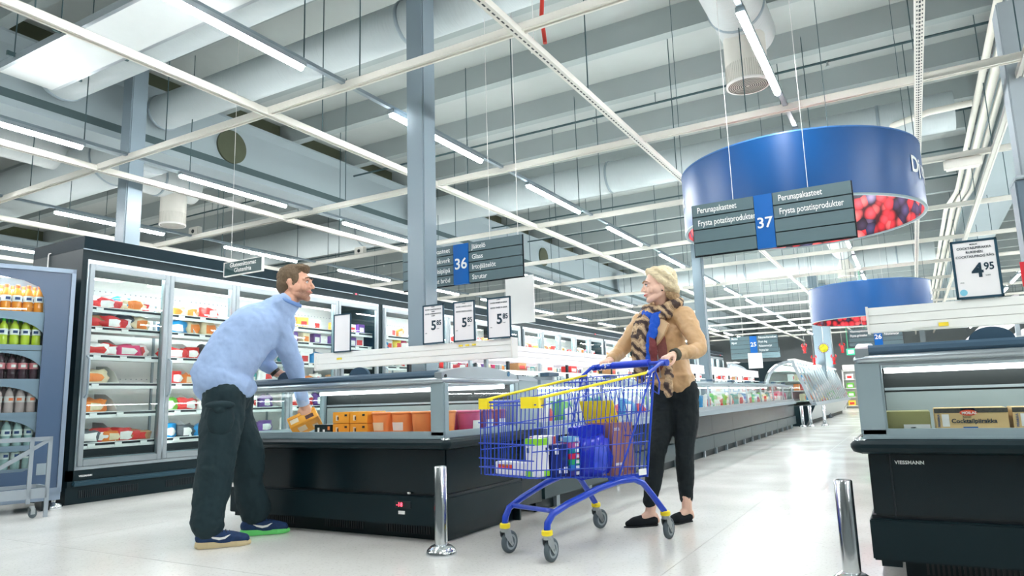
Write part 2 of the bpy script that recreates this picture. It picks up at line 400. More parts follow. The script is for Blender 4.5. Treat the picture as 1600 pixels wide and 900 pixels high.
# ------------------------------------------------------------------ ducts, pipes, panel
def duct(x0, x1, y, z, r, label, m=DUCTM):
    t = thing('air_duct', label, 'duct', (x0, y, z))
    MB().cyl((0, 0, 0), (x1 - x0, 0, 0), r, n=40).build('pipe', m, t)
    for k in (0.03, (x1 - x0) * 0.45, (x1 - x0) * 0.9): MB().lathe([(r, -0.02), (r + 0.012, -0.015), (r + 0.012, 0.015), (r, 0.02)], (k, 0, 0), 40, 'x').build('joint_band', GREYM, t)
duct(-7.75, 0.8, 4.99, 4.5, 0.21, 'big round grey duct crossing the ceiling from the beam behind the main pillar')
duct(-7.75, 0.8, 3.8, 4.5, 0.27, 'big round grey duct half hidden above the flat white ceiling panel')
duct(-7.75, 0.8, 10.2, 4.35, 0.25, 'big round grey duct crossing the ceiling just above the blue drum')
duct(-7.75, 0.8, 20.6, 4.35, 0.27, 'big round grey duct crossing the ceiling far down the hall')
duct(-17.3, -8.55, 5.4, 4.35, 0.36, 'big round grey duct on the left beyond the beam, over the drinks cooler')
duct(-17.3, -8.55, 10.6, 4.35, 0.33, 'round grey duct on the left beyond the beam, deeper down the hall')
def down_diffuser(x, y, label, l2):
    t = thing('air_duct', l2, 'duct', (x, y, 0))
    MB().cyl((0, -9 if y < 9 else -4, 4.55), (0, 0.35, 4.55), 0.26, n=36).build('pipe', DUCTY, t)
    MB().lathe([(0.26, -0.02), (0.272, -0.015), (0.272, 0.015), (0.26, 0.02)], (0, 0.1 - 0.4, 4.55), 36, 'y').build('joint_band', GREYM, t)
    d = thing('air_diffuser', label, 'diffuser', (x, y, 3.85))
    MB().cyl((0, 0, 0), (0, 0, 0.5), 0.2, n=40).build('drum', WARMW, d)
    b = MB()
    for k in range(9):
        r = 0.02 + k * 0.0195
        b.lathe([(r, -0.004), (r + 0.01, -0.004)], (0, 0, 0), 32)
    b.build('grille', mat('grille_dark', S(90, 90, 84), 0.6), d)
    MB().lathe([(0.188, -0.006), (0.205, -0.006), (0.205, 0.02)], (0, 0, 0), 40).build('rim', WHITE, d)
    b = MB()
    for k in range(60):
        a = 2 * PI * k / 60; b.box(-0.0015, 0.0015, -0.0015, 0.0015, 0.01, 0.2)
        for i in range(len(b.v) - 8, len(b.v)):
            v = b.v[i]; b.v[i] = (v[0] + 0.2 * math.cos(a), v[1] + 0.2 * math.sin(a), v[2])
    b.build('perforated_band', mat('band_grey', S(180, 178, 168), 0.6), d, kind='stuff')
down_diffuser(-1.12, 6.82, 'cream drum air diffuser with a round grille beside the brightest lamp', 'round grey duct running down the hall above the brightest lamp')
down_diffuser(-10.3, 6.9, 'cream drum air diffuser hanging left, above the black wall freezers', 'round grey duct running down the hall on the left beyond the beam')
down_diffuser(-1.3, 20.5, 'cream drum air diffuser hanging far down the hall beyond the big drum', 'round grey duct far down the hall above the smaller drum')
down_diffuser(-9.6, 17.5, 'cream drum air diffuser far down the hall beyond the wall freezers', 'round grey duct far down the hall on the left')

t = thing('ceiling_panel', 'flat white heating panel hanging at the upper left under the ducts', 'panel', (0, 0, 3.75))
MB().box(-6.5, -1.2, 2.69, 3.11, 0, 0.03).build('sheet', mat('panel_sheet', S(216, 222, 222), 0.5), t)
MB().box(-6.5, -1.2, 2.66, 2.69, 0, 0.06).build('edge_rail', ALU, t); MB().box(-6.5, -1.2, 3.11, 3.14, 0, 0.06).build('edge_rail', ALU, t)
for x in (-6.2, -5.5, -4.4, -3.2):
    MB().box(x, x + 0.02, 2.6, 3.2, 0.03, 0.07).build('bracket', RODM, t); MB().cyl((x, 2.66, 0.05), (x, 2.66, 1.3), 0.005, n=6).build('hanger', RODM, t)

for i, (y, z) in enumerate(((8.6, 4.7), (11.25, 4.7), (13.1, 4.7), (14.8, 4.7), (17.6, 4.7), (20.9, 4.7))):
    t = thing('sprinkler_pipe', 'thin dark sprinkler pipe crossing under the ceiling, %s from the camera' % names[i], 'pipe', (0, y, z))
    MB().cyl((-17, 0, 0), (1.15, 0, 0), 0.016, n=8).build('pipe', RODM, t)
    for k in range(6):
        x = -15.5 + k * 3.0; b = MB(); b.cyl((x, 0, -0.05), (x, 0, 0), 0.012, n=8); b.lathe([(0, -0.062), (0.022, -0.06), (0.022, -0.056), (0.005, -0.05)], (x, 0, 0), 10); b.build('sprinkler_head', ZINC, t)
        MB().cyl((x + 0.9, 0, 0), (x + 0.9, 0, 0.4), 0.005, n=6).build('hanger', RODM, t)
pw = mat('white_pipe', S(222, 219, 208), 0.4)
for i, (dx, r) in enumerate(((0.1, 0.037), (0.22, 0.048), (0.33, 0.037))):
    t = thing('white_pipe', ['white pipe running down the hall, left one of three beside the beam', 'white pipe running down the hall, thickest and middle one of three beside the beam', 'white pipe running down the hall, right one of three beside the beam'][i], 'pipe')
    MB().tube([(0.92 + dx, -2, 4.3), (0.92 + dx, 14.2, 4.3), (0.91 + dx, 14.5, 4.3), (0.8 + dx, 15.6, 4.3), (0.79 + dx, 15.9, 4.3), (0.79 + dx, 36, 4.3)], r, 14).build('pipe', pw, t)
t = thing('branch_pipe', 'white branch pipe with a bend coming out of the grey duct above the drum', 'pipe')
MB().tube([(0.0, 10.1, 4.25), (0.35, 9.75, 4.2), (0.5, 9.65, 4.2), (0.95, 9.62, 4.2)], 0.04, 12).build('pipe', pw, t)
t = thing('wireless_box', 'small white box fixed under the cross rail beside the white pipes', 'box', (0.72, 8.98, GZ - 0.11))
MB().bbox(-0.18, 0.18, -0.05, 0.05, 0, 0.13, 0.02).build('case', WARMW, t); MB().box(-0.03, 0.03, -0.02, 0.02, 0.13, 0.15).build('bracket', GREYM, t)
t = thing('red_hose', 'red cable hanging from the ceiling at the slotted rail near the top of the picture', 'cable')
MB().tube([(-2.06, 4.21, ZS - 0.01), (-2.07, 4.21, 4.5), (-2.05, 4.22, 4.0), (-2.07, 4.2, 3.6), (-2.05, 4.2, 3.38)], 0.016, 8).build('cable', mat('red_rubber', S(196, 58, 46), 0.5), t)
t = thing('cable_loop', 'thin white wire with a small loop hanging near the main pillar', 'wire')
MB().tube([(-2.55, 5.0, 4.83), (-2.55, 5.0, 4.2), (-2.55, 5.0, 3.9)], 0.003, 6).tube([(-2.55, 5, 3.9), (-2.585, 5, 3.86), (-2.575, 5, 3.81), (-2.53, 5, 3.8), (-2.51, 5, 3.85), (-2.55, 5, 3.9)], 0.004, 6).build('wire', WHITE, t)
for k, (x, y, g) in enumerate(((-7.75, 4.6, 'first'), (-9.1, 6.47, 'second'), (-8.1, 8.97, 'third'))):
    t = thing('junction_box', ['small white socket box on the ceiling rail beside the left pillar', 'small white box on the cross rail above the wall freezers', 'small white box on a far cross rail above the wall freezers'][k], 'box', (x, y, GZ + 0.07))
    MB().bbox(-0.11, 0.11, -0.04, 0.04, 0, 0.13, 0.01).build('case', WARMW, t); MB().cyl((0, -0.04, 0.06), (0, -0.046, 0.06), 0.03, n=14).build('socket', BLACK, t)
# ================================================================== FREEZERS
FROST = mat('frosted_white', S(238, 239, 236), 0.55)
INNER = mat('inner_liner', S(128, 138, 138), 0.5)
RAILG = mat('rail_grey_blue', S(62, 88, 108), 0.35)
FRAMEG = mat('frame_grey', S(150, 168, 174), 0.35, metal=0.15)
BACKG = mat('mesh_back', S(8, 18, 18), 0.6, var=0.25, scale=120)
RED_LED = emat('red_digits', (1.0, 0.03, 0.05, 1), 3.0)
LABELW = mat('label_white', S(238, 238, 236), 0.6)
YEL = mat('label_yellow', S(240, 214, 60), 0.6)

def price_superstructure(t, x0, x1, y, zb=1.155, zt=1.295, end=True):
    """slotted white band with grooves, on uprights"""
    b = MB(); h = (zt - zb) / 3
    for k in range(3):
        z = zb + k * h
        b.prism([(y - 0.022 - 0.006 * (2 - k), z + 0.003), (y + 0.02, z + 0.003), (y + 0.02, z + h), (y - 0.02 - 0.006 * (2 - k), z + h)], x0, x1)
    b.box(x0 + 0.002, x1 - 0.002, y - 0.012, y + 0.015, zb, zt)
    r = b.build('price_rail', FROST, t)
    if end: MB().box(x1, x1 + 0.012, y - 0.045, y + 0.04, zb - 0.005, zt + 0.005).build('end_cap', WHITE, r); MB().box(x0 - 0.012, x0, y - 0.045, y + 0.04, zb - 0.005, zt + 0.005).build('end_cap', WHITE, r)
    n = max(2, int((x1 - x0) / 0.6))
    for k in range(n):
        x = x0 + 0.25 + k * (x1 - x0 - 0.5) / max(1, n - 1)
        MB().box(x - 0.012, x + 0.012, y - 0.0, y + 0.03, 0.98, zb).build('upright', [ALU, BLACK][k % 2], t)
def curved_arm(t, x0, x1, y0, y1, seg2=None):
    pts = [(y0 - 0.01, 0.995)] + [(y0 - 0.01 + (y1 - y0) * a, 1.035 + 0.045 * math.sin(PI * min(1, a * 1.05)) ** 0.8 if a < 0.95 else 1.03) for a in [i / 14 for i in range(15)]] + [(y1, 0.995)]
    a = MB().prism(pts, x0, x1).build('lid_arm', ALU, t)
    MB().cyl((x1, y0 + 0.03, 1.012), (x1 + 0.004, y0 + 0.03, 1.012), 0.012, n=14).build('pivot', BLACK, a)
    MB().cyl((x1, y0 + (y1 - y0) * 0.86, 1.035), (x1 + 0.004, y0 + (y1 - y0) * 0.86, 1.035), 0.016, n=18).build('round_badge', mat('badge_blue', S(40, 110, 150), 0.4), a)
def end_freezer(x0, x1, y0, y1, label, texty=False, knobs=()):
    t = thing('island_freezer', label, 'freezer', ((x0 + x1) / 2, y0, 0)); ox, oy = (x0 + x1) / 2, y0
    x0 -= ox; x1 -= ox; y1 -= oy; y0 = 0
    p = MB().bbox(x0 + 0.02, x1 - 0.02, y0 + 0.03, y1, 0.288, 0.565, 0.008).build('upper_panel', DARKP, t)
    lp = MB().bbox(x0, x1, y0 + 0.005, y1, 0.1, 0.276, 0.006).build('lower_panel', DARKM, t)
    MB().box(x0 + 0.01, x1 - 0.01, y0 + 0.04, y1, 0.274, 0.29).build('panel_gap', BLACK, t)
    for xx in (x0 + 0.03, x1 - 0.11):
        MB().box(xx, xx + 0.08, y0 + 0.03, y0 + 0.1, 0.072, 0.105).build('corner_foot', DARKM, t)
    k = MB().box(x0 + 0.12, x1 - 0.08, y0 + 0.12, y1, 0.0, 0.1).build('kick_plate', DARKM, t)
    for g0 in (x0 + 0.2, x0 + 0.85, x0 + 1.4):
        b = MB()
        for i in range(18): b.box(g0 + i * 0.02, g0 + i * 0.02 + 0.01, y0 + 0.115, y0 + 0.12, 0.03, 0.085)
        b.build('vent', BLACK, k, kind='stuff')
    prof = [(0.0, 0.562), (-0.035, 0.572), (-0.045, 0.59), (-0.045, 0.606), (-0.03, 0.622), (0.0, 0.63)]
    bp = MB(); bp.prism([(y0 + a, z) for a, z in prof], x0 - 0.0, x1 + 0.0)
    bp.prism([(x0 + a, z) for a, z in prof], y0 - 0.0, y1, 'y').prism([(x1 - a, z) for a, z in reversed(prof)], y0, y1, 'y')
    for xx in (x0, x1): bp.lathe([(0.001, 0.562), (0.035, 0.572), (0.045, 0.59), (0.045, 0.606), (0.03, 0.622), (0.001, 0.63)], (xx, y0, 0), 24)
    bp.build('bumper', DARKM, t)
    MB().lathe([(0.03, 0.622), (0.026, 0.632), (0.001, 0.636)], (x1 - 0.0, y0, 0), 20).lathe([(0.03, 0.622), (0.026, 0.632), (0.001, 0.636)], (x0, y0, 0), 20).build('corner_cap', CHROME, t)
    f = MB().bbox(x0 + 0.01, x1 - 0.01, y0 + 0.0, y0 + 0.035, 0.628, 0.672, 0.005).bbox(x0 + 0.01, x0 + 0.045, y0 + 0.02, y1, 0.628, 0.672, 0.005).bbox(x1 - 0.045, x1 - 0.01, y0 + 0.02, y1, 0.628, 0.672, 0.005)
    f.bbox(x0 + 0.01, x1 - 0.01, y0 - 0.012, y0 + 0.006, 0.624, 0.64, 0.004)
    f.build('glass_frame', FRAMEG, t)
    for xx in (x0 + 0.005, x1 - 0.115):
        MB().bbox(xx, xx + 0.11, y0 + 0.0, y0 + 0.055, 0.64, 0.975, 0.008).build('corner_post', FRAMEG, t)
    for xx in (x0 + 0.005, x1 - 0.05): MB().bbox(xx, xx + 0.045, y1 - 0.06, y1, 0.64, 0.99, 0.006).build('rear_post', FRAMEG, t)
    tr = MB().tube([(x0 + 0.02, y1, 0.987), (x0 + 0.02, y0 + 0.03, 0.987), (x0 + 0.03, y0 + 0.01, 0.987), (x0 + 0.06, y0 + 0.004, 0.987), (x1 - 0.06, y0 + 0.004, 0.987), (x1 - 0.03, y0 + 0.01, 0.987), (x1 - 0.02, y0 + 0.03, 0.987), (x1 - 0.02, y1, 0.987)], 0.019, 12)
    tr.box(x0 + 0.03, x1 - 0.03, y0 + 0.005, y0 + 0.03, 0.955, 0.975)
    tr.build('top_rail', ALU, t)
    lr = MB()
    lr.prism([(y0 + 0.01, 1.006), (y0 + 0.0, 1.02), (y0 + 0.004, 1.038), (y0 + 0.02, 1.05), (y0 + 0.055, 1.05), (y0 + 0.07, 1.03), (y0 + 0.06, 1.006)], x0 + 0.07, x1 - 0.07, smooth=False)
    lr.build('lid_rail', RAILG, t)
    lt = MB().prism([(y0 + 0.06, 1.05), (y0 + 0.11, 1.053), (y0 + 0.11, 1.046), (y0 + 0.06, 1.043)], x0 + 0.07, x1 - 0.07).build('lid_trim', WHITE, t)
    for kx in knobs:
        kx -= ox
        poly = [(kx + 0.085 * math.cos(a), 1.045 + 0.058 * math.sin(a)) for a in [PI * i / 16 for i in range(17)]]
        MB().prism(poly, y0 + 0.05, y0 + 0.075, 'y').build('lid_grip', RAILG, t)
    g = MB().quad((x0 + 0.1, y0 + 0.02, 0.668), (x1 - 0.1, y0 + 0.02, 0.668), (x1 - 0.1, y0 + 0.02, 0.968), (x0 + 0.1, y0 + 0.02, 0.968)).build('front_glass', GLASS, t)
    for xx in (x0 + 0.03, x1 - 0.03): MB().quad((xx, y0 + 0.05, 0.668), (xx, y1 - 0.05, 0.668), (xx, y1 - 0.05, 0.968), (xx, y0 + 0.05, 0.968)).build('side_glass', GLASS, t)
    MB().quad((x0 + 0.08, y0 + 0.1, 1.05), (x1 - 0.08, y0 + 0.1, 1.05), (x1 - 0.08, y1 - 0.12, 1.075), (x0 + 0.08, y1 - 0.12, 1.075)).build('lid_glass', GLASS, t)
    MB().box(x0 + 0.05, x1 - 0.05, y0 + 0.06, y1 - 0.02, 0.566, 0.63).build('deck', FROST, t)
    bk = MB().box(x0 + 0.09, x1 - 0.03, y1 - 0.05, y1 - 0.02, 0.83, 0.985).build('mesh_back', BACKG, t)
    MB().box(x0 + 0.09, x1 - 0.03, y1 - 0.055, y1 - 0.02, 0.63, 0.83).build('inner_back', INNER, t)
    MB().box(x0 + 0.09, x1 - 0.03, y1 - 0.062, y1 - 0.055, 0.84, 0.855).build('glass_shelf_edge', ALU, t)
    MB().box(x0 + 0.1, x1 - 0.06, y1 - 0.15, y1 - 0.12, 0.935, 0.962).build('case_light', CASEF, t)
    MB().box(x0 + 0.08, x1 - 0.04, y1 - 0.16, y1 - 0.02, 0.963, 0.985).build('light_housing', ALU, t)
    MB().box(x0 + 0.12, x1 - 0.12, y0 + 0.05, y0 + 0.065, 0.965, 0.972).build('added_front_strip', CASEF, t)  # glowing strip added under the front rail to brighten the goods
    MB().box(x0 + 0.02, x1 - 0.02, y1 - 0.02, y1 + 0.0, 0.0, 0.985).build('rear_wall', DARKM, t)
    return t, ox, oy, lp, p, lr
t, ox, oy, lp, up, _ = end_freezer(-4.49, -2.53, 3.57, 4.52, 'dark end freezer with orange and pink tubs that the man reaches into', knobs=(-3.28, -3.98))
price_superstructure(t, -4.44 - ox, -2.5 - ox, 4.4 - oy)
curved_arm(t, -2.6 - ox, -2.545 - ox, 0.0, 0.95); curved_arm(t, -4.48 - ox, -4.43 - ox, 0.0, 0.95)
d = MB().bbox(-2.93 - ox, -2.8 - ox, 0.0, 0.008, 0.2, 0.245, 0.003).build('thermostat', BLACK, t)
text('-18', 0.035, (-2.915 - ox, -0.002, 0.212), RED_LED, d, sx=1.1)
MB().box(-2.9 - ox, -2.85 - ox, 0.0, 0.006, 0.165, 0.185).build('sticker', LABELW, t)
MB().lathe([(0.001, 0), (0.01, 0.002), (0.012, 0.012)], (-2.83 - ox, 0.02, 0.285), 12).build('lamp_button', WHITE, t)
for x, w in ((-4.2, 0.05), (-2.96, 0.03), (-2.9, 0.03), (-2.84, 0.03)):
    MB().box(x - ox, x - ox + w, 4.4 - oy - 0.034, 4.4 - oy - 0.024, 1.262 if x > -3 else 1.23, 1.274 if x > -3 else 1.245).build('price_tag', YEL, t)
sd = thing('freezer_side_joint', 'dark side panel closing the gap behind the end freezer, below the grey lid arm', 'panel', (-2.54, 4.53, 0))
MB().box(-0.05, 0, 0, 0.3, 0.09, 0.56).build('panel', DARKP, sd); MB().box(-0.05, 0.03, 0, 0.3, 0.562, 0.63).build('bumper', DARKM, sd); MB().box(-0.05, 0, 0, 0.3, 0.63, 0.99).build('end_post', FRAMEG, sd)
MB().prism([(0, 0.995), (0, 1.03), (0.22, 1.02), (0.3, 1.0), (0.3, 0.985)], -0.05, 0).build('lid_arm', ALU, sd)

t, ox, oy, lp, up, _ = end_freezer(-0.24, 1.76, 3.6, 4.55, 'dark end freezer on the right with light brown pastry cartons', knobs=(0.31, 1.2))
price_superstructure(t, -0.185 - ox, 1.74 - ox, 4.4 - oy, 1.16, 1.302)
curved_arm(t, -0.225 - ox, -0.17 - ox, 0.0, 0.95); curved_arm(t, 1.69 - ox, 1.745 - ox, 0.0, 0.95)
MB().box(-0.135 - ox, -0.13 - ox, 0.026, 0.031, 0.29, 0.565).build('panel_joint', BLACK, t)
text('VIESSMANN', 0.021, (-0.135 - ox + 0.02, 0.028, 0.516), INKW, up, sx=1.0, bold=0.03, space=1.05)
MB().box(0.02 - ox, 0.14 - ox, 4.4 - oy - 0.04, 4.4 - oy - 0.03, 1.172, 1.192).build('price_tag', LABELW, t)
MB().box(0.145 - ox, 0.19 - ox, 4.4 - oy - 0.04, 4.4 - oy - 0.03, 1.172, 1.192).build('price_tag', YEL, t)
MB().box(0.12 - ox, 0.9 - ox, 0.13, 0.16, 0.02, 0.06).build('foot_rail', GREYM, t)

# ---- long double islands behind the end caps
def long_island(x0, x1, y0, y1, label, lab2, group, n):
    L = (y1 - y0) / n
    for i in range(n):
        t = thing('island_freezer', label % ['nearest', 'second', 'third', 'fourth', 'fifth', 'sixth'][i], 'freezer', (0, y0 + i * L, 0), group=None)
        for side, xs in ((1, x1), (-1, x0)):
            s = side
            X = lambda a: (xs - s * a)
            def bx(a0, a1, *r): return MB().box(min(X(a0), X(a1)), max(X(a0), X(a1)), *r)
            for k in range(2):
                ya = k * L / 2 + 0.004; yb = (k + 1) * L / 2 - 0.004
                bx(0.015, 0.06, ya, yb, 0.29, 0.56).build('upper_panel', DARKP, t)
                bx(0.0, 0.06, ya, yb, 0.1, 0.28).build('lower_panel', PANELL, t)
                bx(0.002, 0.02, ya + 0.3, ya + 0.33, 0.2, 0.23).build('lock', BLACK, t)
                MB().quad((X(0.03), ya + 0.02, 0.675), (X(0.03), yb - 0.02, 0.675), (X(0.03), yb - 0.02, 0.965), (X(0.03), ya + 0.02, 0.965)).build('glass_pane', GLASS, t)
                bx(0.02, 0.045, yb - 0.012, yb + 0.012, 0.67, 0.97).build('mullion', ALU, t)
            bx(0.08, 0.1, 0, L, 0.0, 0.1).build('kick_plate', DARKM, t)
            for k in range(4): bx(0.05, 0.08, 0.3 + k * L / 4, 0.36 + k * L / 4, 0.0, 0.1).build('foot', GREYM, t)
            bx(-0.04, 0.03, 0, L, 0.565, 0.625).build('bumper', GREYM, t)
            bx(0.0, 0.05, 0, L, 0.625, 0.675).build('glass_frame', ALU, t)
            bx(0.0, 0.05, 0, L, 0.965, 1.0).build('top_rail', GREYM, t)
            MB().quad((X(0.03), 0, 1.0), (X(0.03), L, 1.0), (X(0.85), L, 1.03), (X(0.85), 0, 1.03)).build('lid_glass', GLASS, t)
            for k in range(2):
                yy = 0.25 + k * L / 2; a = bx(0.02, 0.85, yy, yy + 0.03, 1.0, 1.035).build('lid_bar', ALU, t)
                bx(0.01, 0.09, yy - 0.08, yy + 0.1, 1.03, 1.062).build('lid_grip', RAILG, a)
            bx(0.6, 0.62, 0, L, 0.95, 0.965).build('case_light', CASEM, t)
        xc = (x0 + x1) / 2
        MB().box(x0 + 0.06, x1 - 0.06, 0, L, 0.1, 0.6).build('deck', FROST, t)
        MB().box(xc - 0.03, xc + 0.03, 0, L, 0.6, 1.05).build('divider', INNER, t)
        for s in (1, -1):
            b = MB(); xx = xc + s * 0.2
            for k in range(3): b.box(min(xx, xx + s * 0.012), max(xx, xx + s * 0.012), 0.002, L - 0.002, 1.215 + k * 0.052, 1.263 + k * 0.052)
            b.box(min(xx, xx - s * 0.02), max(xx, xx - s * 0.02), 0.0, L, 1.215, 1.37)
            b.build('price_rail', mat('price_rail_pale', S(226, 220, 224), 0.5), t)
            for k in range(4):
                MB().box(xx - 0.015 * s - 0.012, xx - 0.015 * s + 0.012, 0.2 + k * L / 4, 0.23 + k * L / 4, 1.03, 1.22).build('upright', [ALU, BLACK][k % 2], t)
        MB().box(xc - 0.22, xc + 0.22, 0, L, 1.12, 1.13).build('upper_shelf', FROST, t)
PANELL = mat('panel_grey_lower', S(30, 54, 60), 0.32, coat=0.0, spec=0.4, var=0.08, scale=2)
long_island(-4.49, -2.53, 4.86, 17.9, '%s long island freezer in the row behind the man and woman', '', 'a', 5)
long_island(-0.24, 1.76, 4.95, 18.0, '%s long island freezer in the row behind the right-hand end freezer', '', 'b', 5)

# ================================================================== WALL FREEZERS with glass doors
SHZ = [1.9, 1.7, 1.42, 1.136, 0.848, 0.55]
def wall_freezer(y0, n, W, label, first=False):
    t = thing('wall_freezer', label, 'freezer', (-7.0, y0, 0), PI / 2)
    D = 0.93
    MB().box(0, W, 0.02, D, 0.0, 0.16).build('plinth', DARKM, t)
    b = MB()
    for g in range(int(W / 0.9)):
        for i in range(30): b.box(0.12 + g * 0.9 + i * 0.02, 0.13 + g * 0.9 + i * 0.02, 0.014, 0.02, 0.05, 0.12)
    b.build('plinth_vent', BLACK, t, kind='stuff')
    MB().bbox(0.04, W - 0.02, -0.03, 0.02, 0.165, 0.215, 0.012).build('kick_bumper', mat('bumper_teal', S(40, 70, 84), 0.3), t)
    MB().box(0, W, 0.0, 0.05, 0.215, 0.315).build('lower_fascia', DARKM, t)
    for xx in (0, W - 0.05): MB().box(xx, xx + 0.05, 0.0, D, 0.16, 2.36).build('side_panel', DARKM, t)
    MB().box(0.05, W - 0.05, D - 0.04, D, 0.16, 2.36).build('back_wall', FROST, t)
    MB().box(0, W, 0.0, D, 2.36, 2.46).build('upper_fascia', DARKM, t)
    MB().box(-0.0, W, -0.012, D, 2.462, 2.59).build('top_fascia', NAVY, t)
    MB().box(0, W, -0.014, -0.002, 2.455, 2.464).build('fascia_seam', GREYM, t)
    MB().box(0.05, W - 0.05, 0.06, D - 0.05, 0.3, 0.42).build('air_grille', GREYM, t)
    b = MB()
    for i in range(int((W - 0.2) / 0.022)): b.box(0.1 + i * 0.022, 0.111 + i * 0.022, 0.052, 0.06, 0.33, 0.405)
    b.build('grille_slot', BLACK, t, kind='stuff')
    MB().box(0.05, W - 0.05, 0.07, 0.1, 0.42, 0.5).build('inner_sill', BLACK, t)
    dw = (W - 0.12) / n
    fr = MB().box(0.06, W - 0.06, -0.012, 0.02, 2.325, 2.36).box(0.06, W - 0.06, -0.012, 0.02, 0.315, 0.345).box(0.05, 0.07, -0.012, 0.02, 0.315, 2.36).box(W - 0.07, W - 0.05, -0.012, 0.02, 0.315, 2.36)
    fr.build('door_surround', ALU, t)
    fw = 0.055
    me = [MB().bbox(0.006, fw, -0.03, 0.012, 0.35, 2.32, 0.004).bbox(dw - fw, dw - 0.006, -0.03, 0.012, 0.35, 2.32, 0.004).bbox(fw, dw - fw, -0.03, 0.012, 0.35, 0.41, 0.004).bbox(fw, dw - fw, -0.03, 0.012, 2.26, 2.32, 0.004).mesh('door', mat('door_aluminium', S(150, 158, 162), 0.35, metal=0.5)),
          MB().quad((fw, -0.01, 0.41), (dw - fw, -0.01, 0.41), (dw - fw, -0.01, 2.26), (fw, -0.01, 2.26)).mesh('door_glass', TGLASS),
          MB().tube([(0.03, -0.03, 1.0), (0.03, -0.07, 1.03), (0.03, -0.075, 1.2), (0.03, -0.07, 1.37), (0.03, -0.03, 1.4)], 0.011, 8).mesh('handle', GREYM),
          MB().box(0.02, dw - 0.02, 0.1, 0.6, 0, 0.018).box(0.02, dw - 0.02, 0.085, 0.1, -0.03, 0.03).mesh('shelf', FROST),
          MB().box(0.02, dw - 0.02, 0.08, 0.086, 0.0, 0.022).mesh('shelf_edge', BLACK),
          MB().box(-0.01, 0.01, 0.03, 0.05, 0.42, 2.3).mesh('case_light', CASEM),
          MB().box(-0.02, 0.03, 0.05, 0.09, 0.42, 2.3).mesh('door_post', mat('post_grey', S(120, 140, 146), 0.4)),
          MB().box(0.0, 0.07, 0.074, 0.08, -0.015, 0.018).mesh('price_tag', LABELW)]
    slots = MB()
    for z in [s - 0.12 for s in SHZ[:4]] + [2.0]:
        for i in range(12): slots.box(0.05 + i * (dw - 0.1) / 12, 0.062 + i * (dw - 0.1) / 12, D - 0.045, D - 0.039, z + 0.2, z + 0.21)
    sm = slots.box(dw * 0.5 - 0.012, dw * 0.5 + 0.012, D - 0.06, D - 0.04, 0.5, 2.1).mesh('slotted_back', GREYM)
    div = MB().prism([(0.12, 0.0), (0.55, 0.0), (0.55, 0.2), (0.35, 0.19), (0.22, 0.13), (0.12, 0.02)], -0.002, 0.002).mesh('shelf_divider', FROST)
    def put(nm, m, loc, par):
        o = bpy.data.objects.new(nm, m); COL.objects.link(o); o.parent = par; o.location = loc; return o
    for k in range(n):
        xo = 0.06 + k * dw
        d = put('door', me[0], (xo, 0, 0), t); put('door_glass', me[1], (0, 0, 0), d); put('handle', me[2], (0, 0, 0), d)
        put('door_post', me[6], (xo + (0.03 if k == 0 else 0), 0, 0), t); put('case_light', me[5], (xo + 0.035, 0.02, 0), t)
        put('slotted_back', sm, (xo, 0, 0), t)['kind'] = 'stuff'
        for j, z in enumerate(SHZ):
            s = put('shelf', me[3], (xo, 0, z - 0.018), t); put('shelf_edge', me[4], (0, 0, 0), s)
            if first or z > 1.2:
                for q in range(1 + (k + j) % 3): put('price_tag', me[7], (0.15 + q * 0.27 + 0.05 * ((j * 3 + k) % 3), 0, 0), s)
            if first and k < 3: put('shelf_divider', div, (dw * 0.52, 0.0, 0.018), s)
    MB().box(0.1, W - 0.1, 0.12, 0.2, 2.3, 2.31).build('case_light', CASEM, t)
    MB().box(W - 0.62, W - 0.5, -0.02, -0.01, 2.44, 2.475).build('thermostat', BLACK, t)
    MB().box(W - 0.57, W - 0.545, -0.024, -0.02, 2.45, 2.465).build('red_display', RED_LED, t)
    return t, dw
NAMES = ['nearest', 'second', 'third', 'fourth', 'fifth', 'sixth']
WF = []
for i in range(6):
    t, dw = wall_freezer(3.75 + i * 4.45, 5, 4.45, 'black upright wall freezer with five glass doors, %s in the row' % NAMES[i], i == 0)
    WF.append((t, 3.75 + i * 4.45, dw))
    if i == 0: text('VIESSMANN', 0.024, (0.1, -0.004, 0.25), INKW, t, bold=0.03)
# white hook on the end of the freezer
h = thing('white_hook', 'white wire hook standing on the side edge of the black wall freezer', 'hook', (-7.62, 3.74, 2.3))
MB().tube([(0, 0, 0), (0, 0, 0.17), (0.01, 0, 0.185), (0.04, 0, 0.185)], 0.006, 8).build('wire', WHITE, h)

# ---- goods in the wall freezers: lumpy bags, cartons, tubs
def bag_mesh(nm, w, d, h, mats, seed, lump=0.5):
    r = random.Random(seed); bm = bmesh.new(); bmesh.ops.create_cube(bm, size=1); bmesh.ops.subdivide_edges(bm, edges=bm.edges[:], cuts=3, use_grid_fill=True)
    ph = [r.uniform(0, 6) for _ in range(6)]
    for v in bm.verts:
        c = v.co; L = max(abs(c.x), abs(c.y), abs(c.z)) or 1; n = c.normalized() * 0.62; c = c * 0.34 + n * 0.66
        k = 1 + lump * 0.35 * (math.sin(c.x * 9 + ph[0]) * math.cos(c.y * 8 + ph[1]) + 0.6 * math.sin(c.z * 11 + ph[2] + c.x * 5))
        v.co = Vector((c.x * w * k, c.y * d * k, max(-0.42, c.z) * h * k + (0.42 * h)))
    m = MB(); bm.verts.ensure_lookup_table(); bm.verts.index_update()
    base = len(m.v); m.v += [v.co[:] for v in bm.verts]
    for f in bm.faces:
        cz = f.calc_center_median(); m.f.append(tuple(v.index for v in f.verts)); m.sm.append(True)
        m.mi.append(1 if (abs(cz.x) < w * 0.2 and h * 0.2 < cz.z < h * 0.62) else 0)
    bm.free(); return m.mesh(nm, mats)
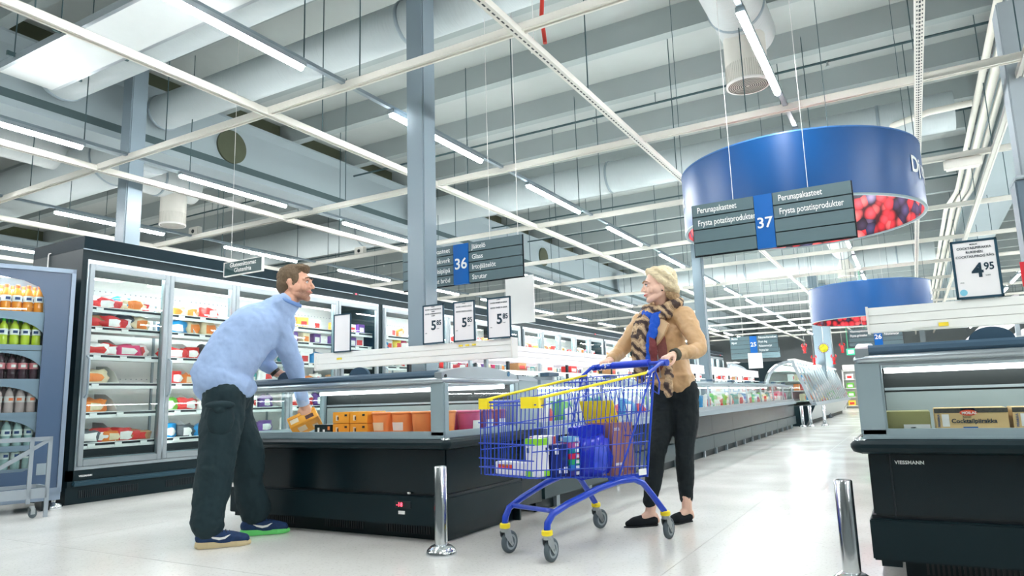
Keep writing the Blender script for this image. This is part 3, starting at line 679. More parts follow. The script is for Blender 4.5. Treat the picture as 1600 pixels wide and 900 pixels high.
PAL = {'white': S(236, 234, 230), 'red': S(214, 52, 50), 'orange': S(238, 132, 52), 'blue': S(30, 140, 200), 'brown': S(176, 132, 88), 'green': S(110, 190, 70), 'pink': S(214, 60, 110), 'cream': S(228, 212, 176), 'purple': S(110, 70, 150), 'dark grey': S(90, 96, 100), 'yellow': S(240, 206, 80), 'teal': S(60, 150, 150)}
PM = {k: mat('pack_' + k.replace(' ', '_'), v, 0.35, bump=0.35, bscale=30, var=0.12, scale=18) for k, v in PAL.items()}
BAGS = {}
def bag(c, kind, seed):
    key = (c, kind, seed % 3)
    if key not in BAGS:
        c2 = {'white': 'red', 'red': 'white', 'orange': 'cream', 'blue': 'white', 'brown': 'red', 'green': 'white', 'pink': 'white', 'cream': 'orange', 'purple': 'white', 'dark grey': 'white', 'yellow': 'red', 'teal': 'white'}[c]
        if kind == 'bag': BAGS[key] = bag_mesh('food_bag', 0.2, 0.16, 0.13, [PM[c], PM[c2]], seed)
        elif kind == 'flat': BAGS[key] = bag_mesh('food_bag', 0.26, 0.2, 0.08, [PM[c], PM[c2]], seed)
        else:
            m = MB(); m.bbox(-0.07, 0.07, -0.06, 0.06, 0, 0.15, 0.004); m.cur = 1; m.box(-0.045, 0.045, -0.0615, -0.06, 0.03, 0.1); BAGS[key] = m.mesh('food_carton', [PM[c], PM[c2]])
    return BAGS[key]
ORD = ['top', 'second', 'third', 'fourth', 'fifth', 'bottom']
def goods(t, doors, dw, rows, plan=None, where=''):
    for k in doors:
        for j in rows:
            n = rnd.choice((3, 4)) if plan is None or (k, j) not in plan else len(plan[(k, j)])
            for q in range(n):
                if plan and (k, j) in plan:
                    c, kind = plan[(k, j)][q]
                    if c is None: continue
                else: c, kind = rnd.choice(list(PAL) + ['white'] * 5 + ['cream'] * 3), rnd.choice(('bag', 'bag', 'flat', 'carton'))
                o = bpy.data.objects.new('food_carton' if kind == 'carton' else 'food_bag', bag(c, kind, rnd.randint(0, 99)))
                COL.objects.link(o)
                x = 0.06 + k * dw + 0.12 + (q + 0.5) * (dw - 0.22) / n; yy = 0.23 + rnd.uniform(-0.03, 0.03)
                w = t.matrix_basis @ Vector((x, yy, 0)); o.location = (-7.0 - yy, t.location.y + x, SHZ[j] + 0.002)
                o.rotation_euler = (0, 0, PI / 2 + rnd.uniform(-0.25, 0.25))
                s = rnd.uniform(0.9, 1.12); o.scale = (s, s, s * (rnd.uniform(1.5, 1.9) if kind == 'flat' else rnd.uniform(1.1, 1.4) if kind == 'bag' else 1.0))
                tag(o, '%s food %s, %s from the left, %s shelf, door %s, %s wall freezer' % (c, 'carton' if kind == 'carton' else 'bag', ORDS[q], ORD[j], ['one', 'two', 'three', 'four', 'five'][k], where), 'carton' if kind == 'carton' else 'bag',
                    '%s packs, %s shelf, door %d, %s wall freezer' % (c, ORD[j], k + 1, where))
B_, F_, C_ = 'bag', 'flat', 'carton'
PLAN = {(0, 0): [('white', F_), ('red', F_), ('blue', B_), ('cream', F_), ('white', F_)], (0, 1): [('brown', B_), ('red', F_), ('dark grey', B_), ('cream', B_)], (0, 2): [('white', F_), ('red', F_), ('pink', F_), ('white', B_)],
        (0, 3): [('cream', F_), (None, B_), (None, B_)], (0, 4): [('orange', F_), (None, B_), (None, B_)], (0, 5): [('dark grey', F_), ('red', B_), ('orange', F_), ('red', F_), ('brown', F_)],
        (1, 0): [('cream', F_), ('cream', B_), ('red', B_)], (1, 1): [('blue', F_), ('cream', B_), ('cream', B_)], (1, 2): [('red', F_), ('red', B_), ('dark grey', B_)], (1, 3): [('red', B_), ('orange', F_), (None, B_)],
        (1, 4): [('green', B_), ('red', F_), ('white', F_)], (1, 5): [('blue', B_), ('dark grey', B_), ('blue', F_)],
        (4, 0): [('orange', C_), ('white', C_), ('white', C_), ('purple', C_)], (4, 1): [('purple', C_), ('cream', C_), ('purple', C_), ('white', C_)], (3, 1): [('purple', C_), ('cream', C_), ('purple', C_)], (3, 0): [('orange', C_), ('yellow', C_), ('white', C_)], (4, 2): [('white', B_), ('pink', F_), ('white', F_)]}
goods(WF[0][0], range(5), dw, range(6), PLAN, 'nearest')
for i in range(1, 4): goods(WF[i][0], range(5), dw, range(0, 3) if i < 3 else range(0, 2), None, NAMES[i])

# ================================================================== tubs and cartons in the end freezer
ORG = mat('orange_carton', S(242, 168, 52), 0.5, var=0.08, scale=25); ORT = mat('orange_tub', S(246, 150, 84), 0.35, var=0.06, scale=12, coat=0.2)
PNT = mat('pink_tub', S(206, 74, 122), 0.35, var=0.1, scale=12, coat=0.2); PLT = mat('plum_tub', S(160, 84, 104), 0.35, var=0.1, scale=12)
DBOX = mat('dark_carton', S(22, 40, 46), 0.4); CREAMC = mat('cream_label', S(238, 220, 190), 0.5); BERRYC = mat('berry_print', S(90, 60, 56), 0.6, var=0.5, scale=60)
def carton(nm, label, cat, loc, sz, m, rz=0, group=None, prints=()):
    t = thing(nm, label, cat, loc, rz, group); w, d, h = sz
    MB().bbox(-w / 2, w / 2, -d / 2, d / 2, 0, h, 0.003).build('body', m, t)
    for (a, b_, c, e, pm) in prints: MB().box(-w / 2 + a * w, -w / 2 + c * w, -d / 2 - 0.0012, -d / 2, b_ * h, e * h).build('print', pm, t)
    return t
def tub(label, loc, m, r=0.075, h=0.13, lab=None, group=None):
    t = thing('food_tub', label, 'tub', loc, 0, group)
    MB().lathe([(0.001, 0), (r * 0.8, 0), (r * 0.84, 0.006), (r, h - 0.014), (r * 0.99, h - 0.01)], (0, 0, 0), 4 if False else 28).build('cup', m, t)
    MB().lathe([(r * 1.0, h - 0.016), (r * 1.07, h - 0.014), (r * 1.07, h - 0.002), (r, h), (0.001, h)], (0, 0, 0), 28).build('lid', m, t)
    if lab is not None:
        vs = []; b = MB(); n = 7
        for z, rr in ((0.03, 0.875), (0.085, 0.955)):
            for k in range(n): a = -PI / 2 - 0.62 + 1.24 * k / (n - 1); vs.append(((r * rr + 0.003) * math.cos(a), (r * rr + 0.003) * math.sin(a), z))
        b.add(vs, [(k, k + 1, n + k + 1, n + k) for k in range(n - 1)], True); b.build('label', lab, t)
    return t
k = 0
for i, x in enumerate((-3.58, -3.415)):
    for j in range(2):
        c = carton('ice_cream_carton', 'orange ice cream carton, %s of the stack %s' % (['lower', 'upper'][j], ['beside the dark carton', 'beside the tubs'][i]), 'carton', (x, 3.87, 0.64 + j * 0.082), (0.16, 0.2, 0.08), ORG, 0, None, ((0.2, 0.25, 0.34, 0.7, CREAMC), (0.28, 0.3, 0.36, 0.6, BERRYC), (0.72, 0.62, 0.86, 0.8, DBOX)))
c = carton('ice_cream_carton', 'dark ice cream carton lying between the held carton and the orange ones', 'carton', (-3.755, 3.86, 0.63), (0.17, 0.18, 0.085), DBOX, 0, None, ((0.2, 0.3, 0.3, 0.75, LABELW), (0.5, 0.4, 0.62, 0.6, LABELW), (0.78, 0.55, 0.9, 0.85, ORT)))
carton('ice_cream_carton', 'orange carton lying flat along the front glass of the end freezer', 'carton', (-3.35, 3.68, 0.62), (0.75, 0.1, 0.028), ORT)
carton('ice_cream_carton', 'plum carton lying flat in front of the tubs at the freezer corner', 'carton', (-2.82, 3.69, 0.62), (0.3, 0.1, 0.035), PLT)
tub('orange tub with a cream and dark label, next to the orange cartons', (-3.24, 3.84, 0.64), ORT, 0.082, 0.155, CREAMC)
tub('orange tub with a pale label, second in the row of tubs', (-3.07, 3.84, 0.64), ORT, 0.08, 0.155, LABELW)
tub('orange tub without a label, third in the row of tubs', (-2.9, 3.84, 0.64), ORT, 0.08, 0.155)
tub('orange tub behind the freezer corner post, last in the row', (-2.73, 3.84, 0.64), ORT, 0.078, 0.155)
for i, (y, m, lb) in enumerate(((4.0, PNT, 'bright pink tub with a pale label, nearest behind the side glass'), (4.17, PLT, 'plum tub with a pale label, in the middle behind the side glass'), (4.34, PLT, 'plum tub, last behind the side glass of the end freezer'))):
    o = tub(lb, (-2.64, y, 0.64), m, 0.08, 0.15, LABELW); o.rotation_euler = (0, 0, PI / 2)
for i, (x, y) in enumerate(((-2.85, 4.02), (-2.85, 4.19), (-3.02, 4.02))): tub('pink tub in the second row, %s' % ['behind the last orange tub', 'farther back behind the last orange tub', 'behind the third orange tub'][i], (x, y, 0.64), PNT, 0.08, 0.15, None, 'pink tubs in the second row')
# pastry cartons on the right
KRAFT = mat('kraft_board', S(214, 184, 132), 0.7, var=0.08, scale=20); KRAFT2 = mat('kraft_plain', S(150, 146, 96), 0.7, var=0.08, scale=14); PATT = mat('dark_pattern', S(70, 70, 64), 0.7, var=0.6, scale=90)
BLUEP = mat('blue_print', S(40, 96, 160), 0.5); REDP = mat('red_print', S(224, 84, 50), 0.5)
c = carton('carton', 'plain olive brown carton with a pale barcode label at the left end', 'carton', (-0.055, 3.78, 0.63), (0.2, 0.22, 0.115), KRAFT2, 0, None, ((0.46, 0.02, 0.98, 0.5, LABELW), (0.6, 0.1, 0.7, 0.4, INKD)))
text('\u0394', 0.035, (-0.1, -0.112, 0.06), INKD, c)
for i, x in enumerate((0.2, 0.49, 0.78)):
    c = carton('pastry_carton', ['long light brown pastry carton with dark patterned band, beside the plain carton', 'long light brown pastry carton with dark patterned band, cut by the picture edge', 'long light brown pastry carton with dark patterned band, farthest right'][i], 'carton', (x, 3.83, 0.66), (0.275, 0.22, 0.095), KRAFT, 0, None,
               ((0.0, 0.78, 1.0, 0.99, PATT), (0.38, 0.0, 0.58, 0.14, BLUEP), (0.37, 0.72, 0.57, 1.0, BLUEP), (0.1, 0.15, 0.2, 0.72, LABELW)))
    poly = [(0.0 + 0.033 * math.cos(a) - 0.008, 0.074 + 0.013 * math.sin(a)) for a in [2 * PI * q / 20 for q in range(20)]]
    MB().prism(poly, -0.1125, -0.111, 'y').build('red_badge', REDP, c)
    text('MOILAS', 0.016, (-0.033, -0.113, 0.068), INKW, c, bold=0.03)
    text('Cocktailpiirakka', 0.026, (-0.075, -0.112, 0.03), INKD, c, bold=0.02)
    text('Rukiinen', 0.009, (-0.03, -0.112, 0.053), INKD, c)
    text('PIRAKKA', 0.014, (-0.118, -0.112, 0.012), BLUEP, c, rot=(PI / 2, -PI / 2, 0))
    carton('pastry_carton', 'white flat carton under the pastry carton, %s' % ['first from the left', 'second from the left', 'third from the left'][i], 'carton', (x, 3.8, 0.632), (0.285, 0.26, 0.026), FROST)
# packages along the long island
for i in range(34):
    y = 5.2 + i * 0.37; c = ['white', 'green', 'white', 'teal', 'white', 'blue', 'white', 'green'][i % 8] if i < 29 else 'pink'
    o = bpy.data.objects.new('vegetable_bag', bag(c, 'bag', i)); COL.objects.link(o); o.location = (-2.72, y, 0.602); o.rotation_euler = (0, 0, PI / 2 + rnd.uniform(-0.3, 0.3)); o.scale = (1.5, 1.1, 1.9)
    tag(o, '%s food bag, %s along the glass side of the long island freezer' % (c, ORDS[i]), 'bag', '%s bags along the long island freezer' % c)
for i in range(20):
    o = bpy.data.objects.new('food_carton', bag(['brown', 'white', 'red', 'white'][i % 4], 'carton', i)); COL.objects.link(o); o.location = (-3.38, 6.0 + i * 0.6, 1.131); o.rotation_euler = (0, 0, PI / 2); o.scale = (1.2, 1, 0.5)
    tag(o, '%s carton, %s along the shelf under the long pale price rail' % (['brown', 'white', 'red', 'white'][i % 4], ORDS[i]), 'carton', '%s cartons on the island shelf' % ['brown', 'white', 'red', 'white'][i % 4])
# ================================================================== drinks cooler on the left
CB = mat('cooler_blue_grey', S(70, 92, 120), 0.3, var=0.04, scale=3, spec=0.6); CFR = mat('cooler_frame', S(136, 152, 170), 0.35, metal=0.2)
RZC = math.atan2(0.952, 0.305)
ck = thing('drinks_cooler', 'grey-blue drinks cooler with bottles of orange, green and red drink, at the left edge', 'cooler', (-6.78, 3.58, 0), RZC)
Wc = 1.35
MB().box(-Wc, 0, 0.0, 0.5, 0.09, 0.16).build('base', CFR, ck)
for x in (-0.1, -0.6, -1.2): MB().box(x - 0.03, x + 0.03, 0.05, 0.4, 0, 0.09).build('foot', BLACK, ck)
MB().box(-0.035, 0, -0.03, 0.5, 0.16, 2.19).box(-Wc, 0, -0.03, 0.5, 2.15, 2.19).box(-Wc, 0, -0.03, 0.03, 0.16, 0.2).build('frame', CFR, ck)
MB().prism([(-0.036, 0.2), (-0.036, 2.15), (-Wc, 2.15), (-Wc, 2.1), (-0.58, 2.08), (-0.4, 2.055), (-0.28, 2.0), (-0.235, 1.9), (-0.225, 1.75), (-0.225, 0.44), (-0.25, 0.38), (-0.3, 0.36), (-Wc, 0.36), (-Wc, 0.2)], -0.015, 0.0, 'y').build('front_panel', CB, ck)
MB().quad((-Wc, -0.005, 0.36), (-0.22, -0.005, 0.36), (-0.22, -0.005, 2.1), (-Wc, -0.005, 2.1)).build('window', TGLASS, ck)
MB().box(-Wc, -0.04, 0.46, 0.5, 0.16, 2.15).build('back_wall', mat('cooler_back', S(196, 204, 206), 0.5), ck)
MB().box(-0.2, -0.19, 0.03, 0.46, 0.2, 2.1).build('inner_side', CFR, ck)
MB().box(-Wc, -0.25, 0.04, 0.07, 2.08, 2.1).build('case_light', CASEM, ck)
CSH = [1.77, 1.47, 1.165, 0.87, 0.58, 0.38]
for z in CSH:
    s = MB().box(-Wc, -0.2, 0.02, 0.45, z - 0.02, z).build('shelf', ALU, ck)
    MB().box(-Wc, -0.205, 0.012, 0.02, z - 0.045, z + 0.004).build('shelf_front', CFR, s)
for z0 in (1.47, 1.165, 0.87, 0.58):
    a = [(-0.2, z0 + 0.255), (-0.2, z0 + 0.06)] + [(-0.55 + 0.34 * math.cos(q), z0 + 0.06 + 0.175 * math.sin(q)) for q in [PI / 2 * i / 10 for i in range(11)]] + [(-Wc, z0 + 0.235), (-Wc, z0 + 0.255)]
    MB().prism(a, 0.012, 0.018, 'y').build('arched_header', CFR, ck)
MB().box(-0.2, -0.11, -0.02, -0.0155, 0.32, 0.42).build('lock_plate', GREYM, ck)
# bottles
def bottle_proto(nm, liquid, capm, labm, lab2):
    t = thing(nm, '', 'bottle'); R_ = 0.036
    MB().lathe([(0.001, 0), (R_ * 0.9, 0), (R_, 0.01), (R_, 0.06), (R_ * 0.93, 0.08), (R_, 0.1), (R_, 0.15), (R_ * 0.8, 0.185), (R_ * 0.4, 0.215), (R_ * 0.36, 0.232)], n=18).build('bottle_body', liquid, t)
    MB().lathe([(R_ * 0.42, 0.222), (R_ * 0.44, 0.245), (R_ * 0.4, 0.25), (0.001, 0.25)], n=14).build('cap', capm, t)
    MB().lathe([(R_ + 0.0008, 0.095), (R_ + 0.0008, 0.15)], n=18).build('label', labm, t)
    b = MB(); n = 5; r = R_ + 0.0016
    vs = [(r * math.cos(a), r * math.sin(a), z) for z in (0.11, 0.135) for a in [-PI / 2 - 0.5 + k * 0.25 for k in range(n)]]
    b.add(vs, [(k, k + 1, n + k + 1, n + k) for k in range(n - 1)], True).build('label_mark', lab2, t); return t
def liq(nm, c): return mat(nm, c, 0.12, coat=0.6, var=0.08, scale=10)
DARKMARK = mat('dark_blue_mark', S(30, 60, 110), 0.5)
BT = [bottle_proto('drink_bottle', liq('orange_drink', S(244, 150, 50)), mat('orange_cap', S(236, 106, 50), 0.4), LABELW, DARKMARK),
      bottle_proto('drink_bottle', liq('lime_drink', S(196, 214, 60)), mat('green_cap', S(60, 190, 60), 0.4), LABELW, DARKMARK),
      bottle_proto('drink_bottle', liq('cola_drink', S(60, 34, 44)), mat('dark_cap', S(70, 60, 70), 0.4), mat('rose_label', S(206, 120, 128), 0.5), LABELW),
      bottle_proto('drink_bottle', liq('pale_drink', S(190, 170, 168)), mat('grey_cap', S(120, 90, 80), 0.4), mat('pale_label', S(214, 206, 204), 0.5), mat('orange_mark', S(236, 120, 70), 0.5)),
      bottle_proto('drink_bottle', liq('water_drink', S(150, 178, 176)), mat('brass_cap', S(170, 160, 110), 0.4), mat('clear_label', S(210, 220, 216), 0.4), DARKMARK)]
used = set()
MC = Matrix.Rotation(RZC, 4, 'Z'); MC.translation = Vector((-6.78, 3.58, 0))
for j, (z, kind, lb) in enumerate(((CSH[0], 0, 'orange drink bottle with an orange cap on the top shelf of the cooler'), (CSH[1], 1, 'lime green drink bottle with a green cap on the second cooler shelf'), (CSH[2], 2, 'dark drink bottle with a rose label on the third cooler shelf'),
                               (CSH[3], 3, 'pale clouded drink bottle on the fourth cooler shelf'), (CSH[4] - 0.0, 4, 'clear water bottle with a brassy cap on the fifth cooler shelf'), (CSH[5], 4, 'clear water bottle low in the cooler behind the trolley rail'))):
    for row in range(2):
        for i in range(9):
            if j == 5 and row: continue
            raise_ = 0.0
            p = MC @ Vector((-0.265 - i * 0.083 - row * 0.03, 0.075 + row * 0.085, z + raise_))
            if j == 0 and 2 <= i <= 5 and row: p.z += 0.0
            src = BT[kind]
            if kind not in used: used.add(kind); src.location = p; src['label'] = lb; src['group'] = lb.split(' bottle')[0] + ' bottles'; o = src
            else: o = dup(src, p, None, lb, lb.split(' bottle')[0] + ' bottles')
            o['label'] = '%s, %s from the right, %s row, %s cooler shelf' % (lb.split(' bottle')[0] + ' bottle', ORDS[i], ['front', 'back'][row], ['top', 'second', 'third', 'fourth', 'fifth', 'lowest'][j])
            o.rotation_euler = (0, 0, RZC + rnd.uniform(-0.4, 0.4)); o.scale = (1.0, 1.0, 0.98) if j else (1.08, 1.08, 1.0)

# grey trolley in front of the cooler
tr = thing('trolley_frame', 'light grey tubular roll trolley with diagonal braces at the lower left', 'trolley', (-6.44, 3.29, 0), RZC)
TG = mat('trolley_grey', S(160, 170, 178), 0.35, metal=0.3)
for x in (0, -0.13, -1.0): MB().beam((x, 0, 0.002 if x in (0, -1.0) else 0.12), (x, 0, 0.66), 0.03, 0.03, (0, 1, 0)).build('leg', TG, tr)
MB().beam((-1.02, 0, 0.645), (0.015, 0, 0.645), 0.03, 0.035).build('top_bar', TG, tr)
MB().beam((-0.02, -0.001, 0.63), (-0.38, -0.001, 0.4), 0.028, 0.03).build('brace', TG, tr); MB().beam((-0.13, 0.002, 0.55), (-0.5, 0.002, 0.33), 0.028, 0.03).build('brace', TG, tr)
MB().beam((-1.02, 0, 0.2), (0, 0, 0.2), 0.03, 0.08).build('lower_bar', TG, tr)
MB().beam((-1.02, 0.14, 0.25), (-0.05, 0.14, 0.25), 0.025, 0.03).build('lower_bar', TG, tr); MB().beam((0, 0, 0.24), (-0.05, 0.14, 0.25), 0.025, 0.03).build('end_bar', TG, tr)
RUB = mat('grey_rubber', S(84, 96, 102), 0.6)
def caster(parent, loc, rz, r=0.035, w=0.022, m=ZINC):
    c = bpy.data.objects.new('caster', MB().cyl((0, 0, 0.0), (0, 0, 0.02), 0.02, n=14).box(-0.02, 0.02, -w / 2 - 0.006, -w / 2 - 0.002, -r - 0.012, 0.003).box(-0.02, 0.02, w / 2 + 0.002, w / 2 + 0.006, -r - 0.012, 0.003).mesh('caster', m)); COL.objects.link(c); c.parent = parent
    c.location = loc; c.rotation_euler = (0, 0, rz)
    MB().lathe([(0.001, -w / 2), (r * 0.55, -w / 2), (r * 0.6, -w / 2 + 0.002), (r * 0.9, -w / 2), (r, -w / 2 + 0.005), (r, w / 2 - 0.005), (r * 0.9, w / 2), (0.001, w / 2)], (0.012, 0, -r - 0.008), 24, 'y').build('wheel', RUB, c)
caster(tr, (-0.1, -0.02, 0.083), 0.6); caster(tr, (-0.5, -0.02, 0.083), -0.5); caster(tr, (-0.95, -0.02, 0.083), 0.2)

# ================================================================== bollards
def bollard(x, y, h, label, r=0.036, base=True):
    t = thing('bollard', label, 'bollard', (x, y, 0))
    MB().lathe([(r, 0.0), (r, h - 0.006), (r - 0.004, h - 0.001), (r - 0.012, h), (r - 0.014, h - 0.008), (0.001, h - 0.008)], n=32).build('post', CHROME, t)
    if base: MB().lathe([(0.085, 0), (0.088, 0.012), (0.08, 0.034), (0.06, 0.052), (r + 0.001, 0.062), (r, 0.062)], n=36).build('base_cap', CHROME, t)
bollard(-2.41, 3.345, 0.49, 'chrome bollard at the corner of the end freezer, beside the cart')
bollard(-6.93, 3.66 - 0.07, 0.48, 'chrome bollard between the drinks cooler and the wall freezer', 0.032)
bollard(-0.325, 3.62 - 0.1, 0.455, 'chrome bollard at the left corner of the right-hand end freezer', 0.038)
for i, (x, y) in enumerate(((-2.42, 18.15), (-2.26, 18.3), (-1.98, 18.6))):
    bollard(x, y, 0.5, ['slim steel bollard far off at the end of the long island, left one', 'slim steel bollard far off at the end of the long island, middle one', 'slim steel bollard far off beside the slanted glass case'][i], 0.04)

# ================================================================== blue drums over the aisle
def drum_blue():
    return mat('drum_blue', S(0, 72, 132), 0.36, var=0.12, scale=2.5, bump=0.35, bscale=3)
def berry_mat():
    m = bpy.data.materials.new('berry_photo_print'); m.use_nodes = True; nt = m.node_tree; b = nt.nodes['Principled BSDF']; b.inputs['Roughness'].default_value = 0.5
    tc = nt.nodes.new('ShaderNodeTexCoord'); v = nt.nodes.new('ShaderNodeTexVoronoi'); v.inputs['Scale'].default_value = 9.5; v.inputs['Randomness'].default_value = 0.8
    mp = nt.nodes.new('ShaderNodeMapping'); nt.links.new(tc.outputs['Object'], mp.inputs[0]); nt.links.new(mp.outputs[0], v.inputs['Vector'])
    r1 = nt.nodes.new('ShaderNodeValToRGB'); r1.color_ramp.interpolation = 'CONSTANT'; e = r1.color_ramp.elements
    e[0].position = 0; e[0].color = S(196, 44, 52); e[1].position = 0.3; e[1].color = S(226, 96, 92)
    for p, c in ((0.5, S(52, 54, 84)), (0.66, S(196, 60, 66)), (0.8, S(110, 104, 130)), (0.92, S(40, 36, 52))): q = e.new(p); q.color = c
    sp = nt.nodes.new('ShaderNodeSeparateColor'); nt.links.new(v.outputs['Color'], sp.inputs[0]); nt.links.new(sp.outputs[0], r1.inputs[0])
    r2 = nt.nodes.new('ShaderNodeValToRGB'); r2.color_ramp.elements[0].position = 0.1; r2.color_ramp.elements[0].color = (2.6, 2.4, 2.5, 1); r2.color_ramp.elements[1].position = 0.75; r2.color_ramp.elements[1].color = (0.1, 0.08, 0.14, 1)
    nt.links.new(v.outputs['Distance'], r2.inputs[0])
    mx = nt.nodes.new('ShaderNodeMix'); mx.data_type = 'RGBA'; mx.blend_type = 'MULTIPLY'; mx.inputs[0].default_value = 1
    nt.links.new(r1.outputs[0], mx.inputs[6]); nt.links.new(r2.outputs[0], mx.inputs[7]); nt.links.new(mx.outputs[2], b.inputs['Base Color']); return m
BERRY = berry_mat()
def drum(x, y, z0, z1, r, label, words):
    t = thing('ceiling_drum', label, 'sign', (x, y, z0)); h = z1 - z0
    MB().lathe([(r, 0.0), (r, h)], n=96).build('outer_band', drum_blue(), t)
    MB().lathe([(r - 0.02, h), (r - 0.02, 0.0)], n=96).build('inner_band', BERRY, t)
    MB().lathe([(r - 0.024, 0), (r - 0.022, -0.012), (r + 0.002, -0.012), (r + 0.004, 0.004)], n=96).build('lower_rim', FRAMEG, t)
    MB().lathe([(r - 0.024, h), (r - 0.022, h + 0.01), (r + 0.002, h + 0.01), (r + 0.003, h - 0.004)], n=96).build('upper_rim', mat('rim_blue', S(60, 110, 170), 0.4), t)
    for a in (0.4, 1.97, 3.54, 5.1): MB().cyl((r * math.cos(a), r * math.sin(a), h), (r * math.cos(a), r * math.sin(a), ZS - z0), 0.003, n=6).build('wire', RODM, t)
    for word, a0, sz in words:
        a = a0
        for ch in word:
            w = {'j': 0.3, 'f': 0.36, 't': 0.38, 'r': 0.4, 's': 0.48, 'i': 0.28}.get(ch, 0.62) * sz
            a += w / 2 / r; c = (r + 0.004)
            text(ch, sz, (c * math.cos(a), c * math.sin(a), h * 0.42), INKW, t, rot=(PI / 2, 0, a + PI / 2), align='CENTER', bold=0.02, name='letter')
            a += w / 2 / r + 0.006
    return t
drum(-0.797, 7.0, 2.413, 2.981, 1.059, 'big blue drum hanging over the aisle with berries printed inside, nearest one', (('Djupfryst', -0.42, 0.2), ('Pakasteet', 2.6, 0.2)))
drum(-0.60, 15.0, 2.16, 2.80, 1.059, 'smaller-looking blue drum hanging farther down the aisle behind the first', (('Djupfryst', -0.28, 0.2), ('Pakasteet', 2.5, 0.2)))

# ================================================================== aisle signs
SG = mat('sign_slate', S(92, 114, 120), 0.4, var=0.05, scale=5); SB = mat('sign_blue', S(0, 96, 176), 0.35)
def aisle_sign(x0, xa, xb, x1, y, z0, z1, num, left, right, label, ts=0.62, wires=True, sx=0.9, al='LEFT'):
    t = thing('aisle_sign', label, 'sign', ((x0 + x1) / 2, y, z0)); ox = (x0 + x1) / 2; h = z1 - z0; n = max(4, len(left))
    hh = h / n
    for side, (a, b, words) in enumerate(((x0, xa, left), (xb, x1, right))):
        for k in range(n):
            p = MB().box(a - ox + 0.004, b - ox - 0.004, -0.012, 0.012, h - (k + 1) * hh + 0.009 * hh / 0.1, h - k * hh).build('name_strip', SG, t)
            if k < len(words) and words[k]:
                dx = 0.04 * hh / 0.1
                text(words[k], hh * ts, (((a - ox) + dx) if al == 'LEFT' or side else (b - ox - dx), -0.014, h - (k + 1) * hh + hh * 0.33), INKW, p, sx=sx, bold=0.012, align='LEFT' if al == 'LEFT' or side else 'RIGHT')
    p = MB().box(xa - ox, xb - ox, -0.015, 0.015, 0, h).build('number_panel', SB, t)
    text(num, (xb - xa) * 0.86, ((xa + xb) / 2 - ox, -0.017, h * 0.38), INKW, p, align='CENTER', bold=0.015)
    MB().box(x0 - ox - 0.006, x1 - ox + 0.006, 0.012, 0.02, -0.002, h + 0.004).build('back_frame', BLACK, t)
    for xx in ((x0 * 0.72 + x1 * 0.28) - ox, (x0 * 0.25 + x1 * 0.75) - ox): MB().cyl((xx, 0, h), (xx, 0, ZS - z0), 0.0022, n=6).build('wire', WHITE, t)
    return t
aisle_sign(-1.42, -0.936, -0.80, -0.249, 5.5, 1.938, 2.36, '37', ['Perunapakasteet', 'Frysta potatisprodukter'], ['Perunapakasteet', 'Frysta potatisprodukter'], 'slate and blue aisle sign reading 37 in front of the big blue drum', 0.64, sx=0.69)
aisle_sign(-3.99, -3.42, -3.262, -2.732, 5.0, 1.863, 2.222, '36', ['Leivonnaispakasteet', 'Frysta bakverk', 'Leip\u00e4, riisipiip\u00e4', 'Fryst br\u00f6d'], ['J\u00e4\u00e4tel\u00f6', 'Glass', 'Irtoj\u00e4\u00e4tel\u00f6t', 'Strutar'], 'slate and blue aisle sign reading 36 half hidden by the main pillar', 0.66, al='RIGHT')
aisle_sign(-3.5, -3.07, -2.92, -2.48, 16.0, 1.72, 2.09, '25', ['Maidot', 'Mjukt'], ['Pakastevihannekset', 'Fryst deg', 'Pakastemarjat', 'Frysta b\u00e4r'], 'distant slate and blue aisle sign reading 25, above the arched cases', 0.7, sx=0.75)
aisle_sign(-1.09, -0.62, -0.47, -0.1, 16.0, 1.72, 2.08, '26', ['Vihannespakasteet', 'Frysta gr\u00f6nsaker'], ['Frysta gr\u00f6nsaker', 'Pakastemarjat'], 'distant slate and blue aisle sign reading 26 just left of the right-hand freezer', 0.7, sx=0.75)
aisle_sign(-5.9, -5.15, -4.9, -4.15, 27.0, 2.1, 2.45, '24', ['Leip\u00e4'], ['Br\u00f6d'], 'tiny far aisle sign with a blue middle panel low behind the sign 25', 0.7)
t = thing('hanging_card', 'plain white card hanging under the aisle sign 25', 'sign', (-3.0, 16.02, 1.38)); MB().box(-0.14, 0.16, -0.006, 0.006, 0, 0.34).build('card', LABELW, t)
t = thing('hanging_card', 'plain white board behind the price cards under the aisle sign 36', 'sign', (-3.15, 5.6, 1.55)); MB().box(-0.1, 0.2, -0.006, 0.006, 0, 0.44).build('card', LABELW, t); MB().cyl((0.05, 0, 0.44), (0.05, 0, ZS - 1.55), 0.003, n=6).build('wire', WHITE, t)
t = thing('small_sign', 'small dark green hanging sign reading Gluteenittomat above the bending man', 'sign', (-6.0, 4.85, 2.25))
MB().box(-0.29, 0.29, -0.01, 0.01, 0, 0.14).build('board', mat('sign_green', S(50, 78, 80), 0.4), t); MB().box(-0.3, 0.3, -0.014, 0.014, -0.008, 0.0).box(-0.3, 0.3, -0.014, 0.014, 0.14, 0.148).box(0.29, 0.3, -0.014, 0.014, 0, 0.14).box(-0.3, -0.29, -0.014, 0.014, 0, 0.14).build('edge', WHITE, t)
text('Gluteenittomat\nGlutenfria', 0.066, (0, -0.012, 0.085), INKW, t, align='CENTER', bold=0.01, line=0.9)
MB().cyl((-0.2, 0, 0.148), (-0.2, 0, ZS - 2.25), 0.0025, n=6).build('wire', WHITE, t)

